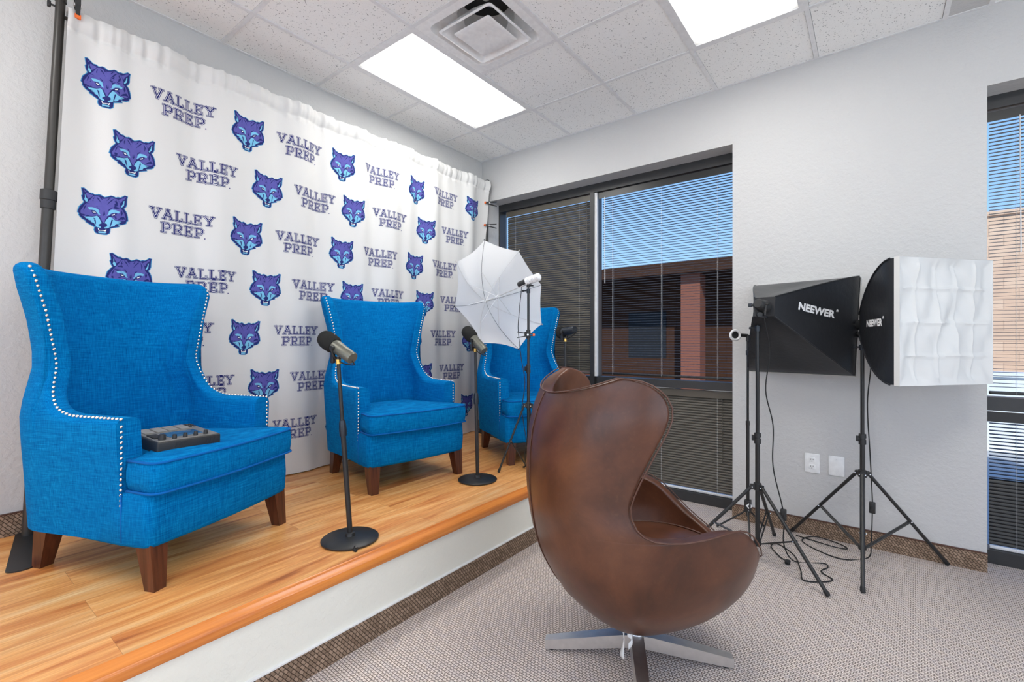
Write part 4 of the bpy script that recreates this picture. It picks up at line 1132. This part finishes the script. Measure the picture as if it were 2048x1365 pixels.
# ------------------------------------------------------------------ small phone tripod with ring light
TP = Vector((2.496, -.178, 0))
t = thing('phone_tripod', 'thin black phone tripod standing behind the black softbox stand', 'tripod', TP)
m = MB(); m.cyl((0,0,.10), (0,0,.72), .0105, 12); obj('lower_tube', m, M['black_metal'], t)
m = MB(); m.cyl((0,0,.72), (0,0,1.27), .0075, 12); m.lathe((0,0,.72), (0,0,1), [(-.02, .0105), (-.02, .0125), (.008, .0125), (.01, .0075)], 12); obj('upper_tube', m, M['black_metal'], t)
m = MB(); m.rbox((-.02, -.02, .125), (.02, .02, .205), .004); cl = obj('leg_collar', m, M['black_plastic'], t)
m = MB()
zc = .17; fx = .0206
dd = Vector((0.61, -0.7924, 0))
def logo(p): return DX*p[0]+DY*(-.0225)+Vector((0,0,zc+p[1]))
for a, b in (((-.015,0),(0,.018)), ((0,.018),(.015,0)), ((.015,0),(0,-.018)), ((0,-.018),(-.015,0))):
    va, vb = Vector((*a,0)), Vector((*b,0)); q = (vb-va).normalized(); nn = Vector((-q.y, q.x, 0))*.0032
    m.hexa([logo(va-q*.002-nn), logo(vb+q*.002-nn), logo(vb+q*.002+nn), logo(va-q*.002+nn)], [logo(p)+DY*.02 for p in (va-q*.002-nn, vb+q*.002-nn, vb+q*.002+nn, va-q*.002+nn)])
m.hexa([logo((-.008,-.029)), logo((.008,-.029)), logo((.004,-.033)), logo((-.004,-.033))], [logo(p)+DY*.02 for p in ((-.008,-.029), (.008,-.029), (.004,-.033), (-.004,-.033))])
obj('diamond_logo', m, M['label_white'], cl, smooth=False)
for a in (radians(200), radians(-75), radians(60)):
    rr = .15 if a == radians(60) else .19
    d = Vector((cos(a), sin(a), 0)); m = MB(); m.tube([d*.012+Vector((0,0,.135)), d*.04+Vector((0,0,.11)), d*rr+Vector((0,0,.006))], .006, 8); obj('leg', m, M['black_metal'], t)
m = MB(); m.lathe((0,0,1.165), (0,0,1), [(0, .0075), (0, .012), (.03, .012), (.03, .0075)], 12); m.rbox((-.006, -.020, 1.17), (.006, .02, 1.19), .003); obj('pole_lock', m, M['mic_dark'], t)
m = MB(); m.rbox((-.01, -.012, 1.255), (.01, .012, 1.30), .004); aa = -DX*.05; m.tube([Vector((0,0,1.293)), aa+Vector((0,0,1.297))], .011, 8); obj('phone_holder', m, M['black_plastic'], t)
rl = TP+Vector((0,0,1.297))-DX*.083
t = thing('ring_light', 'small white ring light clipped to the thin phone tripod', 'ring light', rl)
m = MB(); m.tube([DX*.031*cos(a)+Vector((0,0,.031*sin(a))) for a in [2*pi*k/28 for k in range(28)]], .0085, 10, closed=True); obj('ring', m, M['white_plastic'], t, angle=None)
m = MB(); m.lathe(DY*.004, DY, [(0, 0), (0, .024), (.010, .024), (.010, 0)], 22); m.tube([DX*.022+DY*.008, DX*.040+DY*.008], .006, 8); obj('clip', m, M['black_plastic'], t)

# ------------------------------------------------------------------ brown egg-shaped swivel chair
EG = Vector((2.405, -1.81, 0)); eang = atan2(.738, .674)
t = thing('swivel_chair', 'brown leather egg-shaped swivel chair seen from behind, chrome cross base', 'chair', EG, eang)
XB = [(.155, -.02), (.165, -.08), (.18, -.125), (.245, -.225), (.36, -.336), (.494, -.400), (.60, -.422), (.725, -.434), (.88, -.428), (1.0, -.405), (1.14, -.37)]
XFt = [(.155, .02), (.17, .09), (.22, .225), (.31, .355), (.43, .435), (.50, .445), (.56, .435), (.66, .37), (1.14, .3)]
BW = [(.155, .02), (.165, .085), (.18, .135), (.22, .215), (.30, .318), (.40, .385), (.50, .412), (.62, .412), (.74, .392), (.88, .392), (1.0, .395), (1.14, .375)]
RIM = [(1.138, -.22), (1.136, -.185), (1.130, -.15), (1.117, -.118), (1.10, -.095), (1.08, -.076), (1.047, -.062), (1.01, -.064), (.97, -.080), (.926, -.104), (.87, -.134), (.814, -.162), (.77, -.180), (.734, -.191), (.70, -.190), (.67, -.178), (.65, -.158), (.637, -.13), (.631, -.09), (.628, -.03), (.626, .04), (.624, .10), (.621, .15), (.613, .20), (.598, .24), (.575, .275), (.545, .307), (.512, .337), (.48, .365), (.452, .387), (.425, .404), (.402, .415), (.382, .422), (.366, .427), (.357, .429)]
xc = -.04
def shell_pt(z, th, dip):
    xb, xf, b = smooth_table(XB, z), smooth_table(XFt, z), smooth_table(BW, z)
    c = cos(th); s = sin(th)
    x = xc-(xc-xb)*abs(c)**.92 if c >= 0 else xc+(xf-xc)*abs(c)
    y = b*(1 if s >= 0 else -1)*abs(s)**(.86)
    rise = max(0, min(1, (x+.02)/.2))*max(0, min(1, (z-.42)/.15))
    return Vector((x, y, z-dip+.016*rise))
NC = 40; rows = []
for k, (z, xr) in enumerate(RIM):
    xb, xf = smooth_table(XB, z), smooth_table(XFt, z)
    if xr <= xc: thr = math.acos(max(-1, min(1, ((xc-xr)/(xc-xb))**(1/.92))))
    else: thr = pi-math.acos(min(1, (xr-xc)/(xf-xc)))
    if z < .46: thr = thr+(pi-thr)*((.46-z)/(.46-.357))**1.2
    row = []
    for j in range(2*NC+1):
        sj = -1+j/NC; th = sj*thr
        dw = max(0, min(1, (z-.90)/.238)); dip = .072*dw*dw*max(0, 1-abs(sj)**1.7)
        row.append(shell_pt(z, th, dip))
    rows.append(row)
zlow = [.345, .33, .30, .27, .24, .215, .195, .18, .17, .162, .157]
for z in zlow: rows.append([shell_pt(z, (-1+j/NC)*pi, 0) for j in range(2*NC+1)])
m = MB(); m.quad_grid(rows)
m.face([p for p in rows[-1][:-1]])
bmv = m
sh = obj('shell', m, M['leather'], t, angle=None)
bm = bmesh.new(); bm.from_mesh(sh.data); bmesh.ops.remove_doubles(bm, verts=bm.verts, dist=.0004); bmesh.ops.recalc_face_normals(bm, faces=bm.faces)
cen = Vector((0, 0, .5)); tot = sum((f.calc_center_median()-cen).dot(f.normal)*f.calc_area() for f in bm.faces)
if tot < 0: bmesh.ops.reverse_faces(bm, faces=bm.faces)
bm.to_mesh(sh.data); bm.free(); sh.data.shade_smooth()
md = sh.modifiers.new('thickness', 'SOLIDIFY'); md.thickness = .052; md.offset = -1; md.use_even_offset = False
md = sh.modifiers.new('rounding', 'SUBSURF'); md.levels = 1; md.render_levels = 1
# piping along the rim
nr = len(RIM)
rim_r = [rows[k][-1] for k in range(nr)]; rim_l = [rows[k][0] for k in range(nr)]
loop = rim_l[::-1]+rows[0][1:-1]+rim_r
out = []
for p in loop: out.append(p+Vector((0,0,.0))+Vector((p.x*.006, p.y*.012, 0)))
m = MB(); m.tube(out, .0028, 6); obj('rim_piping', m, M['leather_dark'], t, angle=None)
m = MB(); pth = [rows[k][NC]+Vector((-.0015, 0, 0)) for k in range(2, len(rows)-3)]; m.tube(pth, .0028, 6)
obj('back_seam', m, M['leather_dark'], t, angle=None)
# seat cushion
m = MB(); prof = [(.31, .80), (.312, .93), (.33, 1.0), (.38, 1.01), (.412, .97), (.428, .86), (.440, .55), (.445, .0)]
rr = []
for z, s_ in prof:
    rr.append([Vector((.035+(.315 if cos(a) > 0 else .34)*max(s_, .002)*cos(a), .315*max(s_, .002)*sin(a), z+.02*cos(a)*s_)) for a in [2*pi*k/48 for k in range(48)]])
m.quad_grid(rr, closed_v=True); m.face(rr[0][::-1]); cu = obj('seat_cushion', m, M['leather'], t)
m = MB(); m.tube([p*1.004+Vector((0,0,.002)) for p in rr[4]], .004, 6, closed=True); obj('cushion_piping', m, M['leather_dark'], cu, angle=None)
# base
ba = radians(28.5)-eang
m = MB(); m.lathe((0,0,.05), (0,0,1), [(0, .030), (.055, .030), (.06, .022), (.125, .022)], 24); obj('column', m, M['chrome'], t)
for k in range(4):
    a = ba+pi/2*k; d = Vector((cos(a), sin(a), 0)); s_ = Vector((-sin(a), cos(a), 0)); m = MB()
    R0, R1 = .012, .362
    def sec(r, hw, z0, z1): return [d*r-s_*hw+Vector((0,0,z0)), d*r+s_*hw+Vector((0,0,z0)), d*r+s_*hw*.86+Vector((0,0,z1)), d*r-s_*hw*.86+Vector((0,0,z1))]
    secs = [sec(R0, .030, .052, .098), sec(.06, .029, .046, .094), sec(.20, .027, .026, .070), sec(.33, .0235, .010, .046), sec(R1, .0225, .008, .040)]
    m.quad_grid(secs, closed_v=True); m.face(secs[0][::-1]); m.face(secs[-1])
    lg = obj('base_arm', m, M['steel'], t, angle=30)
    m = MB(); m.lathe(d*.335, (0,0,1), [(0, 0), (0, .014), (.012, .014), (.012, 0)], 12); obj('glide', m, M['rubber'], lg)
# hanging tag
tg = Vector((0.0181, -0.1628, 0)); tg = Matrix.Rotation(-eang, 3, 'Z') @ tg
m = MB(); g = []
for i in range(11):
    q = i/10; g.append([tg+Vector((.004*sin(q*5)+wx*cos(.7+q*1.2), wx*sin(.7+q*1.2), .205-.115*q)) for wx in (-.011, 0, .011)])
m.quad_grid(g)
g = []
for i in range(9):
    q = i/8; g.append([tg+Vector((.012+.02*sin(q*3), -.01, .185-.05*q+.012*wx)) for wx in (-1, 0, 1)])
m.quad_grid(g)
tgo = obj('hanging_tag', m, M['tag_white'], t, angle=None); tgo['label'] = 'white fabric tag hanging under the seat'
md = tgo.modifiers.new('thickness', 'SOLIDIFY'); md.thickness = .0015

# ------------------------------------------------------------------ outside
m = MB(); m.box((-40, WT+.02, -.30), (40, 60, -.15)); struct('ground_outside', m, M['pavement'], smooth=False)
t = thing('neighbouring_building', 'tan block building with a dark window outside the right-hand window', 'building', (8.5, 9.0, -.15))
m = MB(); m.box((-5.2, 0, 0), (9, 6, 3.78)); m.box((-5.25, -.05, 3.78), (9.05, 6.05, 3.86)); obj('wall', m, M['tan_brick'], t, smooth=False)
m = MB(); m.box((-2.95, -.03, .55), (-1.2, .01, 2.0)); f = obj('window', m, M['ext_dark'], t, smooth=False)
m = MB(); m.box((-3.0, -.05, .5), (-1.15, -.03, .55)); m.box((-3.0, -.05, 2.0), (-1.15, -.03, 2.05)); m.box((-3.0, -.05, .55), (-2.95, -.03, 2.0)); obj('window_frame', m, M['frame'], f, smooth=False)
t = thing('brown_building', 'dark brown building with reddish columns seen through the open blind', 'building', (-1.5, 10.5, -.15))
m = MB(); m.box((-12, 0, 0), (3.6, 6, 3.35)); obj('wall', m, M['brown_stucco'], t, smooth=False)
m = MB(); m.box((-12.2, -1.6, 3.2), (3.9, 6.2, 3.5)); obj('roof', m, M['brown_stucco'], t, smooth=False)
for x in (-6.5, -2.9, .55):
    m = MB(); m.box((x, -1.3, 0), (x+.5, -.8, 3.2)); obj('column', m, M['terracotta'], t, smooth=False)
for x in (-9, -5.2, -1.5, 1.6):
    m = MB(); m.box((x, -.03, .9), (x+1.2, .01, 2.3)); obj('window', m, M['ext_dark'], t, smooth=False)
m = MB(); m.box((3.0, 4.9, -.15), (12, 5.1, .80)); m.box((2.97, 4.87, .80), (12, 5.13, .86)); tag(obj('garden_wall', m, M['ext_white'], None, smooth=False), 'low white wall outside, below the tan building', 'wall')

# ------------------------------------------------------------------ light
wd = bpy.data.worlds.new('sky'); SC.world = wd; wd.use_nodes = True
nt = wd.node_tree; nt.nodes.clear()
wo = nt.nodes.new('ShaderNodeOutputWorld'); bg = nt.nodes.new('ShaderNodeBackground'); nt.links.new(bg.outputs[0], wo.inputs[0])
tc = nt.nodes.new('ShaderNodeTexCoord'); sp = nt.nodes.new('ShaderNodeSeparateXYZ'); nt.links.new(tc.outputs['Generated'], sp.inputs[0])
rp = nt.nodes.new('ShaderNodeValToRGB'); nt.links.new(sp.outputs[2], rp.inputs[0])
e = rp.color_ramp.elements; e[0].position = 0; e[0].color = (.48, .72, 1.0, 1); e[1].position = .6; e[1].color = (.13, .33, .85, 1)
nt.links.new(rp.outputs[0], bg.inputs[0]); bg.inputs[1].default_value = SKY
ld = bpy.data.lights.new('sun', 'SUN'); ld.energy = SUN; ld.angle = radians(.6); ld.color = (1, .95, .88)
lo = bpy.data.objects.new('sun', ld); COL.objects.link(lo); lo.rotation_euler = (radians(52), 0, radians(25))
def fill_light(name, loc, rot, sx, sy, power):  # unseen area lamp outside an added window, for soft fill
    a = bpy.data.lights.new(name, 'AREA'); a.shape = 'RECTANGLE'; a.size = sx; a.size_y = sy; a.energy = power; a.color = (1, .985, .955)
    o = bpy.data.objects.new(name, a); COL.objects.link(o); o.location = loc; o.rotation_euler = rot
fill_light('fill_light_front', ((FX0+FX1)/2, YF-.25, (FZ0+FZ1)/2), (radians(90), 0, 0), FX1-FX0, FZ1-FZ0, FILLF)
fill_light('fill_light_right', (XR+.25, (RY0+RY1)/2, (FZ0+FZ1)/2), (radians(90), 0, radians(90)), RY1-RY0, FZ1-FZ0, FILLR)
vs = SC.view_settings
vs.view_transform = 'Standard'; vs.look = 'None'; vs.gamma = 1; vs.use_curve_mapping = False; vs.exposure = EXPO
